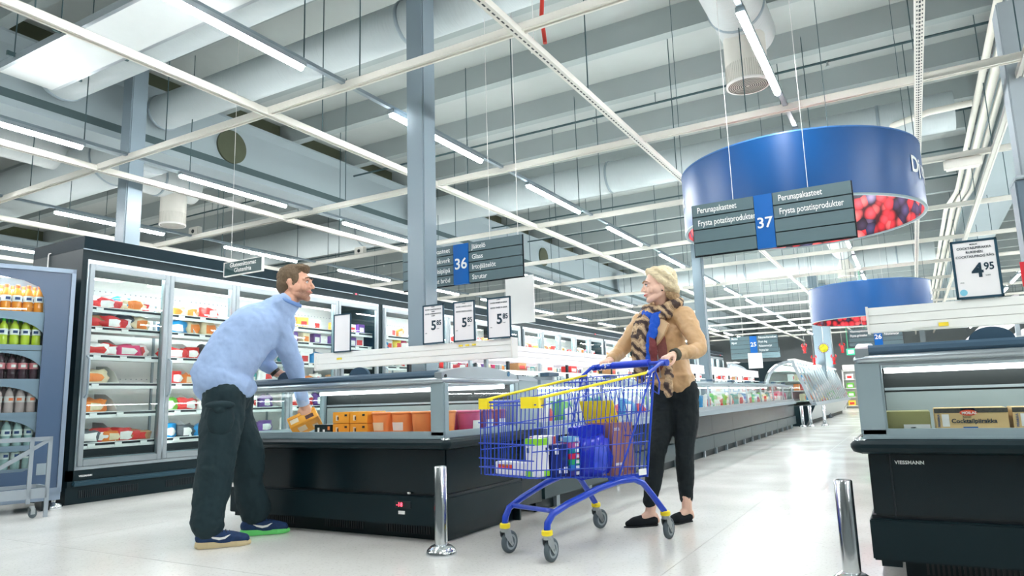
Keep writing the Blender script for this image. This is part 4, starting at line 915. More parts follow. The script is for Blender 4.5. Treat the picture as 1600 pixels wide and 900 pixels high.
# ---- framed price cards
def price_card(x0, x1, y, z0, z1, label, lines, big, small, extra=None, tilt=0.0):
    w = x1 - x0; h = z1 - z0
    t = thing('price_card', label, 'sign', (x0, y, z0)); t.rotation_euler = (0, tilt, 0)
    b = 0.012 * w / 0.205
    MB().bbox(0, w, -0.006, 0.006, 0, b, 0.002).bbox(0, w, -0.006, 0.006, h - b, h, 0.002).bbox(0, b, -0.006, 0.006, 0, h, 0.002).bbox(w - b, w, -0.006, 0.006, 0, h, 0.002).build('frame', mat('card_frame', S(40, 74, 92), 0.35), t)
    MB().box(b * 0.5, w - b * 0.5, -0.002, 0.002, b * 0.5, h - b * 0.5).build('sheet', mat('card_sheet', S(240, 238, 240), 0.5), t)
    yy = -0.0035
    for i, (s, sz, zz) in enumerate(lines): text(s, sz * w, (w / 2, yy, h * zz), INKD, t, align='CENTER', bold=0.01, sx=0.95)
    if big:
        text(big, w * 0.5, (w * 0.52, yy, h * 0.36), INKD, t, align='CENTER', bold=0.025); text(small, w * 0.26, (w * 0.66, yy, h * 0.47), INKD, t, bold=0.025, sx=0.85)
        text('7,31/KG', w * 0.035, (w * 0.66, yy, h * 0.37), INKD, t); text('(340)', w * 0.04, (w * 0.12, yy, h * 0.27), INKD, t)
    return t
L = lambda a, b: [(a, 0.075, 0.86), (a, 0.075, 0.78), (b, 0.075, 0.7)]
price_card(-3.297, -3.093, 4.37, 1.297, 1.605, 'framed price card reading 5,85, leftmost of three, in front of the pillar', [('INGMAN', 0.04, 0.93), ('GOOD CANDY&CHOCO', 0.07, 0.86), ('COEN', 0.06, 0.81), ('GOOD CANDY&CHOCO', 0.07, 0.75), ('COEN', 0.06, 0.7)], '5', '85')
price_card(-3.006, -2.81, 4.37, 1.297, 1.605, 'framed price card reading 5,85, middle one of three', [('INGMAN', 0.04, 0.93), ('GOOD CHOCO LOCO', 0.075, 0.85), ('GOOD CHOCO LOCO', 0.075, 0.73)], '5', '85')
price_card(-2.701, -2.498, 4.37, 1.297, 1.605, 'framed price card reading 5,85, rightmost of three', [('INGMAN', 0.04, 0.93), ('GOOD SWEET N SOUR', 0.072, 0.85), ('GOOD SWEET N SOUR', 0.072, 0.73)], '5', '85')
price_card(-4.24, -4.045, 4.37, 1.29, 1.615, 'blank white framed card on the price rail beside the man', [], None, None)
c = price_card(0.242, 0.452, 4.37, 1.305, 1.62, 'framed price card reading 4,95 on the right-hand freezer', [('MOILAS', 0.05, 0.91), ('COCKTAILPIIRAKKA', 0.085, 0.84), ('RUKIINEN', 0.085, 0.77), ('COCKTAILPIROG R\u00c5G', 0.085, 0.695)], '4', '95')
MB().cyl((0.035, -0.0035, 0.035), (0.035, -0.002, 0.035), 0.017, n=24).build('round_mark', mat('sky_mark', S(130, 200, 225), 0.5), c)
t = thing('fire_sign', 'red and white fire extinguisher sign at the right edge beyond the price rail', 'sign', (0.93, 6.79, 1.62))
MB().box(-0.1, 0.1, -0.004, 0.004, 0, 0.2).build('board', mat('safety_red', S(206, 40, 50), 0.4), t); MB().bbox(-0.02, 0.03, -0.007, -0.004, 0.02, 0.14, 0.001).box(-0.03, 0.02, -0.007, -0.004, 0.15, 0.16).box(-0.005, 0.015, -0.007, -0.004, 0.14, 0.155).build('symbol', LABELW, t)

# ================================================================== far part of the shop
# slanted glass cases with arched ends, back to back behind the long island
def slanted_case(s, label):
    t = thing('slanted_display_case', label, 'display case', (-3.36, 18.6, 0)); L = 10.5
    X = lambda a: s * a
    arc = [(X(0.1 + 0.62 * (1 - math.cos(q))), 1.0 + 0.62 * math.sin(q)) for q in [PI / 2 * i / 10 for i in range(11)]]
    def strip(pts, th, y0, y1, nm, m):
        b = MB()
        for i in range(len(pts) - 1): b.beam((pts[i][0], (y0 + y1) / 2, pts[i][1]), (pts[i + 1][0], (y0 + y1) / 2, pts[i + 1][1]), y1 - y0, th, (0, 1, 0)) if False else b.prism([pts[i], pts[i + 1], (pts[i + 1][0] * (1 - th), pts[i + 1][1] - th * 0.6), (pts[i][0] * (1 - th), pts[i][1] - th * 0.6)], y0, y1, 'y')
        return b.build(nm, m, t)
    e = MB(); cx = X(0.72)
    for i in range(10):
        q0 = PI / 2 * i / 10; q1 = PI / 2 * (i + 1) / 10
        P = lambda q, r: (cx - s * r * math.cos(q), 1.0 + r * math.sin(q))
        e.prism([P(q0, 0.62), P(q1, 0.62), P(q1, 0.55), P(q0, 0.55)], -0.03, 0.03, 'y')
    e.build('arched_frame', ALU, t)
    MB().prism([(cx, 1.62), (X(0.8), 1.62), (X(1.17), 0.56), (X(1.1), 0.54)], -0.03, 0.03, 'y').build('slanted_frame', ALU, t)
    MB().prism([(X(0.1), 0.5), (X(0.1), 1.0), (X(0.3), 1.45), (cx, 1.6), (X(1.12), 0.56)], 0.02, 0.03, 'y').build('end_glass', TGLASS, t)
    MB().prism([(X(0.0), 0.0), (X(0.95), 0.0), (X(1.2), 0.5), (X(0.0), 0.5)], 0.0, 0.04, 'y').build('end_panel', DARKM, t)
    MB().prism([(X(0.0), 0.1), (X(0.92), 0.1), (X(1.18), 0.5), (X(0.0), 0.5)], 0.05, L, 'y').build('lower_body', mat('case_grey', S(170, 178, 180), 0.3), t)
    MB().prism([(X(0.0), 0.0), (X(0.9), 0.0), (X(0.9), 0.1), (X(0.0), 0.1)], 0.1, L, 'y').build('plinth', DARKM, t)
    MB().prism([(X(1.13), 0.5), (X(1.24), 0.5), (X(1.22), 0.57), (X(1.12), 0.57)], 0.0, L, 'y').build('bumper', GREYM, t)
    MB().prism([(X(0.66), 1.6), (X(0.84), 1.6), (X(0.84), 1.66), (X(0.66), 1.66)], 0.0, L, 'y').build('top_rail', WHITE, t)
    MB().prism([(X(0.0), 0.5), (X(0.06), 0.5), (X(0.06), 1.62), (X(0.0), 1.62)], 0.05, L, 'y').build('back_panel', FROST, t)
    MB().prism([(X(0.5), 1.56), (X(0.6), 1.56), (X(0.6), 1.58), (X(0.5), 1.58)], 0.1, L, 'y').build('case_light', CASEM, t)
    for k in range(16):
        y = 0.35 + k * 0.64
        MB().prism([(X(0.80), 1.6), (X(0.84), 1.6), (X(1.19), 0.57), (X(1.15), 0.57)], y, y + 0.07, 'y').build('door_frame', ALU, t)
        MB().quad((X(0.82), y + 0.07, 1.59), (X(0.82), y + 0.64, 1.59), (X(1.17), y + 0.64, 0.58), (X(1.17), y + 0.07, 0.58)).build('door_glass', TGLASS, t)
    for z, w in ((0.6, 1.0), (0.85, 0.9), (1.1, 0.8), (1.35, 0.7)):
        MB().box(min(X(0.06), X(w)), max(X(0.06), X(w)), 0.1, L, z, z + 0.02).build('shelf', FROST, t)
    return t
slanted_case(1, 'slanted glass display case with an arched end, on the aisle side far down the hall')
slanted_case(-1, 'slanted glass display case with an arched end, on the wall side far down the hall')
for i in range(36):
    j = i % 3; y = 18.9 + (i // 3) * 0.85; z = (0.622, 0.872, 1.122)[j]; x = -3.36 + (0.9, 0.78, 0.66)[j]
    c = ['cream', 'orange', 'white', 'blue', 'red'][i % 5]; o = bpy.data.objects.new('food_pack', bag(c, 'carton', i)); COL.objects.link(o); o.location = (x, y, z); o.rotation_euler = (0, 0, PI / 2); o.scale = (2.0, 1, 1.1)
    tag(o, '%s pack, %s along the %s shelf of the aisle-side slanted case' % (c, ORDS[i // 3], ['lowest', 'second', 'third'][j]), 'pack', '%s packs in the slanted case' % c)
t = thing('partition', 'dark panel standing between the two arched case ends', 'partition', (-3.4, 18.56, 0)); MB().prism([(-0.06, 0.0), (0.06, 0.0)] + [(0.72 - 0.62 * math.cos(q), 1.0 + 0.62 * math.sin(q)) for q in [PI / 2 * i / 10 for i in range(11)]] + [(-0.72 + 0.62 * math.cos(q), 1.0 + 0.62 * math.sin(q)) for q in [PI / 2 * i / 10 for i in range(10, -1, -1)]], -0.04, -0.02, 'y').build('panel', DARKM, t)
MB().box(-0.01, 0.01, -0.046, -0.04, 0, 1.62).build('joint', BLACK, t)
# dark shelving and white end units beyond
for i, (x, y, w, h) in enumerate(((-1.4, 36, 3.0, 2.0), (2.4, 36, 3.6, 2.2), (-6.2, 38, 5.0, 2.1), (7.0, 36, 4.5, 2.3), (-13, 38, 6.0, 2.2))):
    t = thing('store_shelving', ['tall white shelving unit at the far end of the aisle', 'tall white shelving unit at the far end, right of the aisle', 'long dark shelving unit at the far end behind the slanted cases', 'shelving unit at the far end on the right-hand side', 'shelving unit at the far end on the left-hand side'][i], 'shelving', (x, y, 0))
    MB().box(-w / 2, w / 2, 0.35, 0.4, 0, h).box(-w / 2, -w / 2 + 0.05, 0, 0.4, 0, h).box(w / 2 - 0.05, w / 2, 0, 0.4, 0, h).build('back_panel', WHITE if i != 2 else DARKM, t)
    MB().box(-w / 2, w / 2, 0, 0.05, h - 0.22, h).build('header', WHITE, t)
    for z in (0.1, 0.5, 0.9, 1.3, 1.7):
        MB().box(-w / 2, w / 2, 0, 0.36, z, z + 0.03).build('shelf', FROST, t)
    n = int(w / 0.45) if i < 2 else 0
    for j in range(n):
        for z in (0.13, 0.53, 0.93, 1.33):
            o = bpy.data.objects.new('grocery_pack', bag(pc := rnd.choice(['white', 'red', 'cream', 'yellow', 'green', 'blue']), 'carton', j)); COL.objects.link(o); o.location = (x - w / 2 + 0.3 + j * 0.44, y + 0.12, z); o.scale = (2.2, 1.2, 1.6)
            tag(o, '%s pack, %s from left, %s shelf up, shelving unit %s' % (pc, ORDS[j], ORDS[int(z / 0.4)], ['at the end of the aisle', 'right of the aisle end'][i]), 'pack', 'packs on the ' + t['label'])
# shelving aisle on the right of the central aisle, far side
LOB = mat('lobster_red', S(214, 40, 44), 0.4)
def lobster(x, y, z, label):
    t = thing('lobster_decoration', label, 'decoration', (x, y, z)); t.scale = (0.5, 0.5, 0.5); b = MB()
    b.chain([(0, 0, -0.16), (0, 0, 0.0), (0, 0, 0.12)], [0.05, 0.065, 0.05], 10); b.build('body', LOB, t)
    MB().prism([(-0.09, -0.24), (0.09, -0.24), (0.04, -0.15), (-0.04, -0.15)], -0.02, 0.02, 'y').build('tail_fan', LOB, t)
    for s in (-1, 1):
        MB().chain([(s * 0.04, 0, 0.08), (s * 0.12, 0, 0.13), (s * 0.11, 0, 0.2)], [0.015, 0.018, 0.04], 8).chain([(s * 0.11, 0, 0.2), (s * 0.07, 0, 0.28)], [0.035, 0.01], 8).build('claw', LOB, t)
        for k in range(3): MB().tube([(s * 0.05, 0, -0.03 + k * 0.04), (s * 0.12, 0, -0.05 + k * 0.04)], 0.008, 6).build('leg', LOB, t)
    MB().cyl((0, 0, 0.12), (0, 0, (ZS - z) / 0.5), 0.006, n=6).build('string', WHITE, t)
lobster(-2.45, 20.0, 1.966, 'red lobster decoration hanging highest, left of the yellow crab')
lobster(-2.242, 20.0, 1.649, 'red lobster decoration hanging low, in front of the left far pillar')
lobster(-1.763, 20.0, 1.64, 'red lobster decoration hanging low, right of the far pillars')
lobster(-1.537, 20.0, 1.926, 'red lobster decoration hanging beside the aisle sign 26')
t = thing('crab_decoration', 'yellow and brown spiky crab decoration hanging in front of the far pillars', 'decoration', (-1.98, 20.0, 1.954)); t.scale = (0.55, 0.55, 0.55)
MB().ell((0, 0, 0), (0.2, 0.05, 0.2), 20, 10).build('body', mat('crab_yellow', S(240, 190, 30), 0.5, var=0.9, scale=9), t)
for k in range(18):
    a = 2 * PI * k / 18; MB().cyl((0.19 * math.cos(a), 0, 0.19 * math.sin(a)), (0.27 * math.cos(a), 0, 0.27 * math.sin(a)), 0.022, 0.003, 8).build('spike', mat('spike_red', S(120, 40, 40), 0.5), t)
MB().cyl((0, 0, 0.2), (0, 0, (ZS - 1.954) / 0.55), 0.006, n=6).build('string', WHITE, t)
t = thing('exit_sign', 'small green lit exit sign far down the aisle', 'sign', (-1.6, 27, 2.05)); MB().box(-0.35, 0.35, -0.03, 0.03, 0, 0.22).cyl((-0.3, 0, 0.22), (-0.3, 0, ZS - 2.05), 0.006, n=6).cyl((0.3, 0, 0.22), (0.3, 0, ZS - 2.05), 0.006, n=6).build('case', emat('exit_green', (0.1, 0.85, 0.4, 1), 0.4), t)
MB().box(-0.3, -0.12, -0.034, -0.03, 0.05, 0.17).box(0.02, 0.3, -0.034, -0.03, 0.09, 0.13).build('symbol', emat('exit_white', (1, 1, 1, 1), 0.5), t)
# ================================================================== SHOPPING CART
CBL = mat('cart_blue', S(22, 66, 190), 0.3, coat=0.4, var=0.03); CYE = mat('cart_yellow', S(250, 226, 40), 0.4)
ct = thing('shopping_cart', 'blue wire shopping cart with yellow corner guards, pushed by the woman', 'shopping cart', (-1.64, 4.29, 0), math.atan2(-0.947, -0.32))
def lerp(a, b, t): return tuple(a[i] + (b[i] - a[i]) * t for i in range(len(a)))
def bk(u, s, h):
    """basket surface: u 0 rear .. 1 front, s -1..1 across, h 0 bottom .. 1 top"""
    lo = lerp((0.12, 0.25, 0.375), (1.02, 0.205, 0.445), u); hi = lerp((0.03, 0.28, 1.0), (1.0, 0.225, 0.85), u)
    p = lerp(lo, hi, h); return (p[0], p[1] * s, p[2])
WR = 0.0027
for s, nm in ((1, 'left'), (-1, 'right')):
    b = MB()
    for k in range(27): u = k / 26; b.tube([bk(u, s, 0), bk(u, s, 1)], WR, 5)
    for h in (0.1, 0.33, 0.62, 0.9): b.tube([bk(k / 8, s, h) for k in range(9)], WR * 1.25, 5)
    b.build('side_wires', CBL, ct, kind='stuff')
b = MB()
for k in range(1, 14): s = -1 + 2 * k / 14; b.tube([bk(1, s, 0), bk(1, s, 0.97)], WR, 5)
for h in (0.1, 0.22, 0.42, 0.7, 0.93): b.tube([bk(1, -1.08, h), bk(1, 1.08, h)], WR * 1.3, 5)
b.build('front_wires', CBL, ct, kind='stuff')
b = MB()
for k in range(1, 12): s = -1 + 2 * k / 12; b.tube([bk(0, s, 0), bk(1, s, 0)], WR, 5)
for k in range(1, 20): u = k / 20; b.tube([bk(u, -1, 0), bk(u, 1, 0)], WR, 5)
b.build('bottom_wires', CBL, ct, kind='stuff')
b = MB()
G = lambda s, h: lerp((0.14, 0.24 * s, 0.385), (0.07, 0.265 * s, 0.985), h)
for k in range(0, 15): s = -1 + 2 * k / 14; b.tube([G(s, 0), G(s, 1)], WR, 5)
for h in (0.0, 0.3, 0.62, 1.0): b.tube([G(-1, h), G(1, h)], WR * 1.3, 5)
b.build('rear_gate', CBL, ct, kind='stuff')
b = MB()                                                            # folded child seat
for k in range(0, 11): s = -1 + 2 * k / 10; b.tube([(0.2, 0.22 * s, 0.62), (0.3, 0.23 * s, 0.95)], WR, 5)
b.tube([(0.2, -0.22, 0.62), (0.2, 0.22, 0.62)], WR * 1.4, 5).tube([(0.3, -0.23, 0.95), (0.3, 0.23, 0.95)], WR * 1.4, 5)
b.tube([(0.1, -0.23, 0.63), (0.2, -0.22, 0.62)], WR, 5).tube([(0.1, 0.23, 0.63), (0.2, 0.22, 0.62)], WR, 5)
b.build('child_seat', CBL, ct, kind='stuff')
pl_ = MB(); pl_.add([(0.22, -0.13, 0.69), (0.22, 0.14, 0.69), (0.275, 0.14, 0.83), (0.275, -0.13, 0.83), (0.21, -0.13, 0.69), (0.21, 0.14, 0.69), (0.265, 0.14, 0.83), (0.265, -0.13, 0.83)], [(0, 1, 2, 3), (7, 6, 5, 4), (0, 4, 5, 1), (1, 5, 6, 2), (2, 6, 7, 3), (3, 7, 4, 0)])
pl_.build('seat_panel', CYE, ct)
MB().tube([bk(0, 1, 1.0), bk(0.5, 1, 1.0), bk(0.99, 1, 1.0)], 0.008, 8).build('yellow_rim', CYE, ct)
MB().tube([bk(0, -1, 1.0), bk(0.5, -1, 1.0), bk(0.99, -1, 1.0)], 0.008, 8).build('yellow_rim', CYE, ct)
MB().tube([bk(1, -1, 0.98), bk(1, 1, 0.98)], 0.006, 8).build('front_rim', CBL, ct)
for s in (1, -1):
    fx, fy, fz = bk(1, s, 1)
    m = MB(); m.prism([(fx - 0.085, fy - s * 0.012), (fx - 0.02, fy + s * 0.014), (fx + 0.012, fy + s * 0.0), (fx + 0.018, fy - s * 0.085), (fx + 0.0, fy - s * 0.085), (fx - 0.01, fy - s * 0.02)], fz - 0.046, fz + 0.014, 'z'); m.build('corner_guard', CYE, ct)
    MB().tube([bk(0, s, 0), bk(0, s, 1.02)], 0.0075, 8).build('rear_upright', CBL, ct)
    MB().tube([(0.36, s * 0.235, 0.395), (0.2, s * 0.262, 0.7), (0.06, s * 0.285, 1.0)], 0.006, 8).build('brace', CBL, ct)
    MB().tube([(0.10, s * 0.28, 0.98), (0.04, s * 0.285, 1.01), (-0.03, s * 0.288, 1.05), (-0.075, s * 0.29, 1.055)], 0.011, 10).build('handle_arm', CBL, ct)
    MB().tube([(0.03, s * 0.29, 1.0), (0.0, s * 0.295, 0.93), (0.01, s * 0.29, 0.86), (0.05, s * 0.282, 0.88)], 0.006, 8).build('hook', CBL, ct)
    # chassis
    pts = [(0.885, s * 0.17, 0.155), (0.88, s * 0.17, 0.2), (0.845, s * 0.176, 0.245), (0.74, s * 0.188, 0.285), (0.52, s * 0.215, 0.345), (0.36, s * 0.235, 0.372), (0.24, s * 0.245, 0.372), (0.17, s * 0.255, 0.345), (0.09, s * 0.265, 0.26), (0.01, s * 0.275, 0.17), (0.0, s * 0.277, 0.15)]
    MB().tube(pts, 0.0185, 14).build('chassis_tube', CBL, ct)
MB().tube([(0.82, -0.178, 0.255), (0.82, 0.178, 0.255)], 0.013, 10).build('cross_tube', CBL, ct)
MB().tube([(0.3, -0.24, 0.385), (0.3, 0.24, 0.385)], 0.012, 10).build('cross_tube', CBL, ct)
MB().bbox(0.10, 0.42, 0.2, 0.25, 0.375, 0.4, 0.006).build('bracket', CBL, ct)
MB().box(0.13, 0.2, 0.253, 0.257, 0.39, 0.425).build('sticker', LABELW, ct)
MB().tube([(-0.075, -0.295, 1.055), (-0.075, 0.295, 1.055)], 0.013, 14).build('handle_bar', CBL, ct)
MB().tube([(-0.075, -0.13, 1.058), (-0.075, 0.17, 1.058)], 0.024, 16).build('handle_grip', mat('grip_blue', S(20, 60, 200), 0.35), ct)
MB().tube([(-0.075, -0.22, 1.056), (-0.075, -0.14, 1.056)], 0.02, 14).build('coin_lock', CBL, ct)
text('5', 0.035, (-0.052, -0.19, 1.045), INKW, ct, rot=(PI / 2, 0, PI / 2), bold=0.03)
for s in (1, -1): MB().tube([(-0.075, s * 0.255, 1.055), (-0.075, s * 0.31, 1.052)], 0.021, 14).build('handle_end', CBL, ct)
def cart_caster(x, y, rz):
    c = bpy.data.objects.new('caster', None); COL.objects.link(c); c.parent = ct; c.location = (x, y, 0); c.rotation_euler = (0, 0, rz)
    MB().lathe([(0.001, 0.168), (0.027, 0.168), (0.03, 0.162), (0.03, 0.145), (0.026, 0.14), (0.001, 0.14)], n=24).build('collar', CYE, c)
    f = MB(); f.cyl((0, 0, 0.12), (0, 0, 0.142), 0.024, n=20)
    for s in (-1, 1): f.prism([(0.024, 0.125), (-0.024, 0.13), (-0.05, 0.05), (-0.04, 0.04), (-0.028, 0.045), (0.02, 0.1)], s * 0.019 - 0.0015, s * 0.019 + 0.0015, 'y')
    f.build('fork', ZINC, c)
    MB().lathe([(0.001, -0.012), (0.018, -0.014), (0.03, -0.012), (0.042, -0.014), (0.05, -0.015), (0.06, -0.01), (0.062, 0.0), (0.06, 0.01), (0.05, 0.015), (0.042, 0.014), (0.03, 0.012), (0.018, 0.014), (0.001, 0.012)], (-0.036, 0, 0.062), 36, 'y').build('wheel', RUB, c)
    MB().lathe([(0.03, -0.0135), (0.042, -0.0148)], (-0.036, 0, 0.062), 30, 'y').lathe([(0.042, 0.0148), (0.03, 0.0135)], (-0.036, 0, 0.062), 30, 'y').build('wheel_rim', mat('light_rubber', S(150, 160, 164), 0.5), c)
    MB().cyl((-0.036, -0.023, 0.062), (-0.036, 0.023, 0.062), 0.007, n=12).build('axle', ZINC, c)
cart_caster(0.885, 0.17, 0.25); cart_caster(0.885, -0.17, 0.15); cart_caster(0.0, 0.277, 0.2); cart_caster(0.0, -0.277, 0.0)
# ---- goods inside the cart (world coordinates from cart coordinates)
MCT = Matrix.Rotation(math.atan2(-0.947, -0.32), 4, 'Z'); MCT.translation = Vector((-1.64, 4.29, 0)); RZT = math.atan2(-0.947, -0.32)
def incart(u, v): z = 0.375 + (u - 0.12) / 0.86 * 0.07 + 0.004; return tuple(MCT @ Vector((u, v, z)))
TILT = math.atan(0.07 / 0.86)
CW = mat('carton_white', S(240, 240, 238), 0.45); CGR = mat('carton_green', S(150, 222, 40), 0.45); NB = mat('navy_box', S(24, 40, 110), 0.4, var=0.3, scale=30)
def good(nm, label, cat, u, v, sz, m, rz=0.0, prints=(), side=()):
    t = thing(nm, label, cat, incart(u, v)); t.rotation_euler = (0, 0, RZT + rz); w, d, h = sz
    MB().bbox(-w / 2, w / 2, -d / 2, d / 2, 0, h, 0.003).build('body', m, t)
    for (a, b_, c, e, pm) in prints:
        MB().box(-w / 2 + a * w, -w / 2 + c * w, d / 2, d / 2 + 0.001, b_ * h, e * h).build('print', pm, t)
        MB().box(w / 2, w / 2 + 0.001, -d / 2 + a * d, -d / 2 + c * d, b_ * h, e * h).build('print', pm, t)
    return t
good('milk_carton', 'white and lime green milk carton standing at the front of the cart', 'carton', 0.89, 0.12, (0.09, 0.09, 0.2), CW, 0.1, ((0, 0.82, 1, 1.0, CGR), (0, 0, 0.5, 0.16, CGR), (0.12, 0.62, 0.3, 0.75, INKD)))
o = MB().cyl((0, 0, 0.2), (0, 0, 0.215), 0.016, n=16).build('screw_cap', CW, bpy.data.objects['milk_carton'])
g = good('juice_carton', 'white drink carton with a red and orange stripe, lying across the front of the cart', 'carton', 0.9, -0.06, (0.07, 0.24, 0.068), CW, 0.0, ((0.1, 0.5, 0.62, 0.8, mat('stripe_red', S(230, 70, 50), 0.5)), (0.15, 0.66, 0.5, 0.8, YEL)))
good('blue_box', 'dark blue printed box standing behind the milk carton in the cart', 'box', 0.765, 0.13, (0.13, 0.08, 0.17), NB, 0.0, ((0.1, 0.08, 0.3, 0.28, LABELW), (0.45, 0.1, 0.6, 0.25, LABELW), (0.1, 0.5, 0.4, 0.6, DARKMARK), (0.6, 0.7, 0.8, 0.9, LABELW)))
good('white_box', 'white box with a red and green picture, in the middle of the cart', 'box', 0.73, 0.0, (0.12, 0.1, 0.215), CW, 0.1, ((0.05, 0.7, 0.3, 0.98, mat('picture_red', S(226, 90, 70), 0.5, var=0.5, scale=30)), (0.6, 0.7, 0.95, 0.98, mat('picture_green', S(90, 120, 60), 0.5, var=0.6, scale=40))))
for k, (c, nm) in enumerate(((S(60, 50, 130), 'indigo'), (S(40, 120, 200), 'sky blue'), (S(40, 170, 110), 'green'), (S(210, 40, 80), 'crimson'), (S(20, 130, 150), 'teal'), (S(170, 80, 150), 'purple'), (S(120, 180, 220), 'pale blue'))):
    t = good('candy_pack', '%s slim pack in the colourful stack beside the blue bag, in the cart' % nm, 'pack', 0.635, 0.12, (0.085, 0.07, 0.03), mat('slim_%d' % k, c, 0.4), 0.0, ((0.1, 0.2, 0.4, 0.8, LABELW),)); t.location.z += k * 0.031
bm_ = bag_mesh('blue_bag', 0.235, 0.2, 0.24, [mat('blue_foil', S(24, 44, 190), 0.25, bump=0.6, bscale=16, var=0.3, scale=12), mat('blue_foil_print', S(70, 90, 220), 0.3, var=0.6, scale=30)], 5, 0.3)
o = bpy.data.objects.new('snack_bag', bm_); COL.objects.link(o); o.location = incart(0.455, 0.09); o.rotation_euler = (0, 0, RZT); tag(o, 'crumpled shiny blue bag in the rear half of the cart', 'bag')
MB().prism([(-0.11, 0.215), (0.11, 0.21), (0.13, 0.275), (0.06, 0.285), (-0.03, 0.29), (-0.12, 0.28)], -0.03, 0.03, 'y').build('folded_top', mat('blue_foil', S(24, 44, 190)), o)
BRN = mat('brown_pack', S(168, 116, 104), 0.5, var=0.12, scale=14)
g = good('brown_carton', 'tall brown cardboard pack standing at the rear of the cart', 'carton', 0.215, 0.06, (0.2, 0.2, 0.31), BRN, 0.0, ((0.48, 0.0, 0.5, 1.0, mat('brown_dark', S(130, 84, 76), 0.5)), (0.6, 0.2, 0.9, 0.25, LABELW), (0.58, 0.08, 0.66, 0.14, YEL), (0.1, 0.08, 0.3, 0.13, mat('brown_dark', S(130, 84, 76)))))
text('Jotis', 0.035, (0.09, 0.102, 0.265), LABELW, g, rot=(PI / 2, 0, PI), bold=0.01)
g = good('paper_bag', 'flat grey box lying behind the seat panel of the cart', 'box', 0.3, -0.12, (0.2, 0.16, 0.12), mat('dull_blue_box', S(60, 70, 120), 0.5, var=0.2, scale=12), 0.1)
# ================================================================== PEOPLE
def frame(o, f, u=(0, 0, 1)):
    """matrix: local y = f (forward), local z ~ u, local x = right"""
    f = Vector(f).normalized(); u = Vector(u); x = f.cross(u).normalized(); z = x.cross(f)
    m = Matrix((x, f, z)).transposed().to_4x4(); m.translation = Vector(o); return m
def T(M, pts): return [M @ Vector(p) for p in pts]
def add_head(b, M, sc=1.0, male=True):
    R3 = M.to_3x3().normalized()
    def E(c, r): b.ell(M @ (Vector(c) * sc), tuple(k * sc for k in r), 20, 14, R3)
    def Cc(pts, rs, n=10, sub=2): b.chain(T(M, [Vector(p) * sc for p in pts]), [r * sc for r in rs], n, sub)
    w = 1.0 if male else 0.93
    E((0, -0.02, 0.035), (0.075 * w, 0.095, 0.083)); E((0, 0.02, -0.01), (0.066 * w, 0.074, 0.095)); E((0, 0.03, -0.062), (0.05 * w, 0.055, 0.045))
    Cc([(-0.05 * w, 0.0, -0.062), (-0.03 * w, 0.05, -0.085), (0, 0.072, -0.095), (0.03 * w, 0.05, -0.085), (0.05 * w, 0.0, -0.062)], [0.02, 0.022, 0.022 if male else 0.019, 0.022, 0.02])
    for s in (-1, 1):
        E((s * 0.04 * w, 0.058, -0.028), (0.024, 0.022, 0.026)); E((s * 0.062 * w, 0.01, -0.03), (0.014, 0.04, 0.03))
        E((s * 0.075 * w, -0.012, -0.006), (0.008, 0.016, 0.029)); E((s * 0.08 * w, -0.018, 0.006), (0.006, 0.014, 0.018)); E((s * 0.078 * w, -0.008, -0.033), (0.008, 0.01, 0.01))
        E((s * 0.011, 0.094, -0.031), (0.0085, 0.009, 0.007))
        Cc([(s * 0.014, 0.086, 0.022), (s * 0.032, 0.084, 0.026), (s * 0.05, 0.068, 0.02)], [0.009, 0.0085, 0.008])
        E((s * 0.032, 0.072, 0.0), (0.015, 0.012, 0.011))
    Cc([(0, 0.084, 0.02), (0, 0.095, 0.0), (0, 0.108, -0.02), (0, 0.11, -0.027)], [0.009, 0.009, 0.0105, 0.011] if male else [0.007, 0.007, 0.0085, 0.009])
    Cc([(-0.024, 0.078, -0.056), (-0.008, 0.09, -0.053), (0.008, 0.09, -0.053), (0.024, 0.078, -0.056)], [0.005, 0.0072, 0.0072, 0.005])
    Cc([(-0.02, 0.079, -0.063), (0, 0.09, -0.066), (0.02, 0.079, -0.063)], [0.005, 0.008, 0.005])
def face_parts(body, M, sc, brow, lip, iris, male=True):
    R3 = M.to_3x3().normalized()
    wm = mat('eye_white', S(232, 230, 228), 0.2); im = mat('iris_' + iris[0], iris[1], 0.2)
    for s in (-1, 1):
        e = MB().ell(M @ (Vector((s * 0.032, 0.077, 0.003)) * sc), 0.0105 * sc, 14, 10).build('eye', wm, body)
        MB().ell(M @ (Vector((s * 0.031 + 0.002, 0.0835, 0.003)) * sc), tuple(k * sc for k in (0.005, 0.0045, 0.005)), 12, 8, R3).build('iris', im, e)
        MB().chain(T(M, [Vector(p) * sc for p in ((s * 0.017, 0.085, 0.0085), (s * 0.032, 0.0885, 0.0125), (s * 0.047, 0.079, 0.006))]), [0.0022 * sc] * 3, 8, 3).build('eyelid_line', mat('lash_brown', S(66, 46, 40), 0.6), body)
        MB().chain(T(M, [Vector(p) * sc for p in ((s * 0.014, 0.094, 0.026), (s * 0.032, 0.094, 0.033), (s * 0.052, 0.077, 0.026))]), [0.0042 * sc, 0.0046 * sc, 0.0025 * sc], 8, 3).build('eyebrow', brow, body)
    MB().chain(T(M, [Vector(p) * sc for p in ((-0.026, 0.0795, -0.0565), (-0.01, 0.0965, -0.0575), (0, 0.0985, -0.0595), (0.01, 0.0965, -0.0575), (0.026, 0.0795, -0.0565))]), [0.002 * sc, 0.0042 * sc, 0.0045 * sc, 0.0042 * sc, 0.002 * sc], 8, 3).build('lips', lip, body)
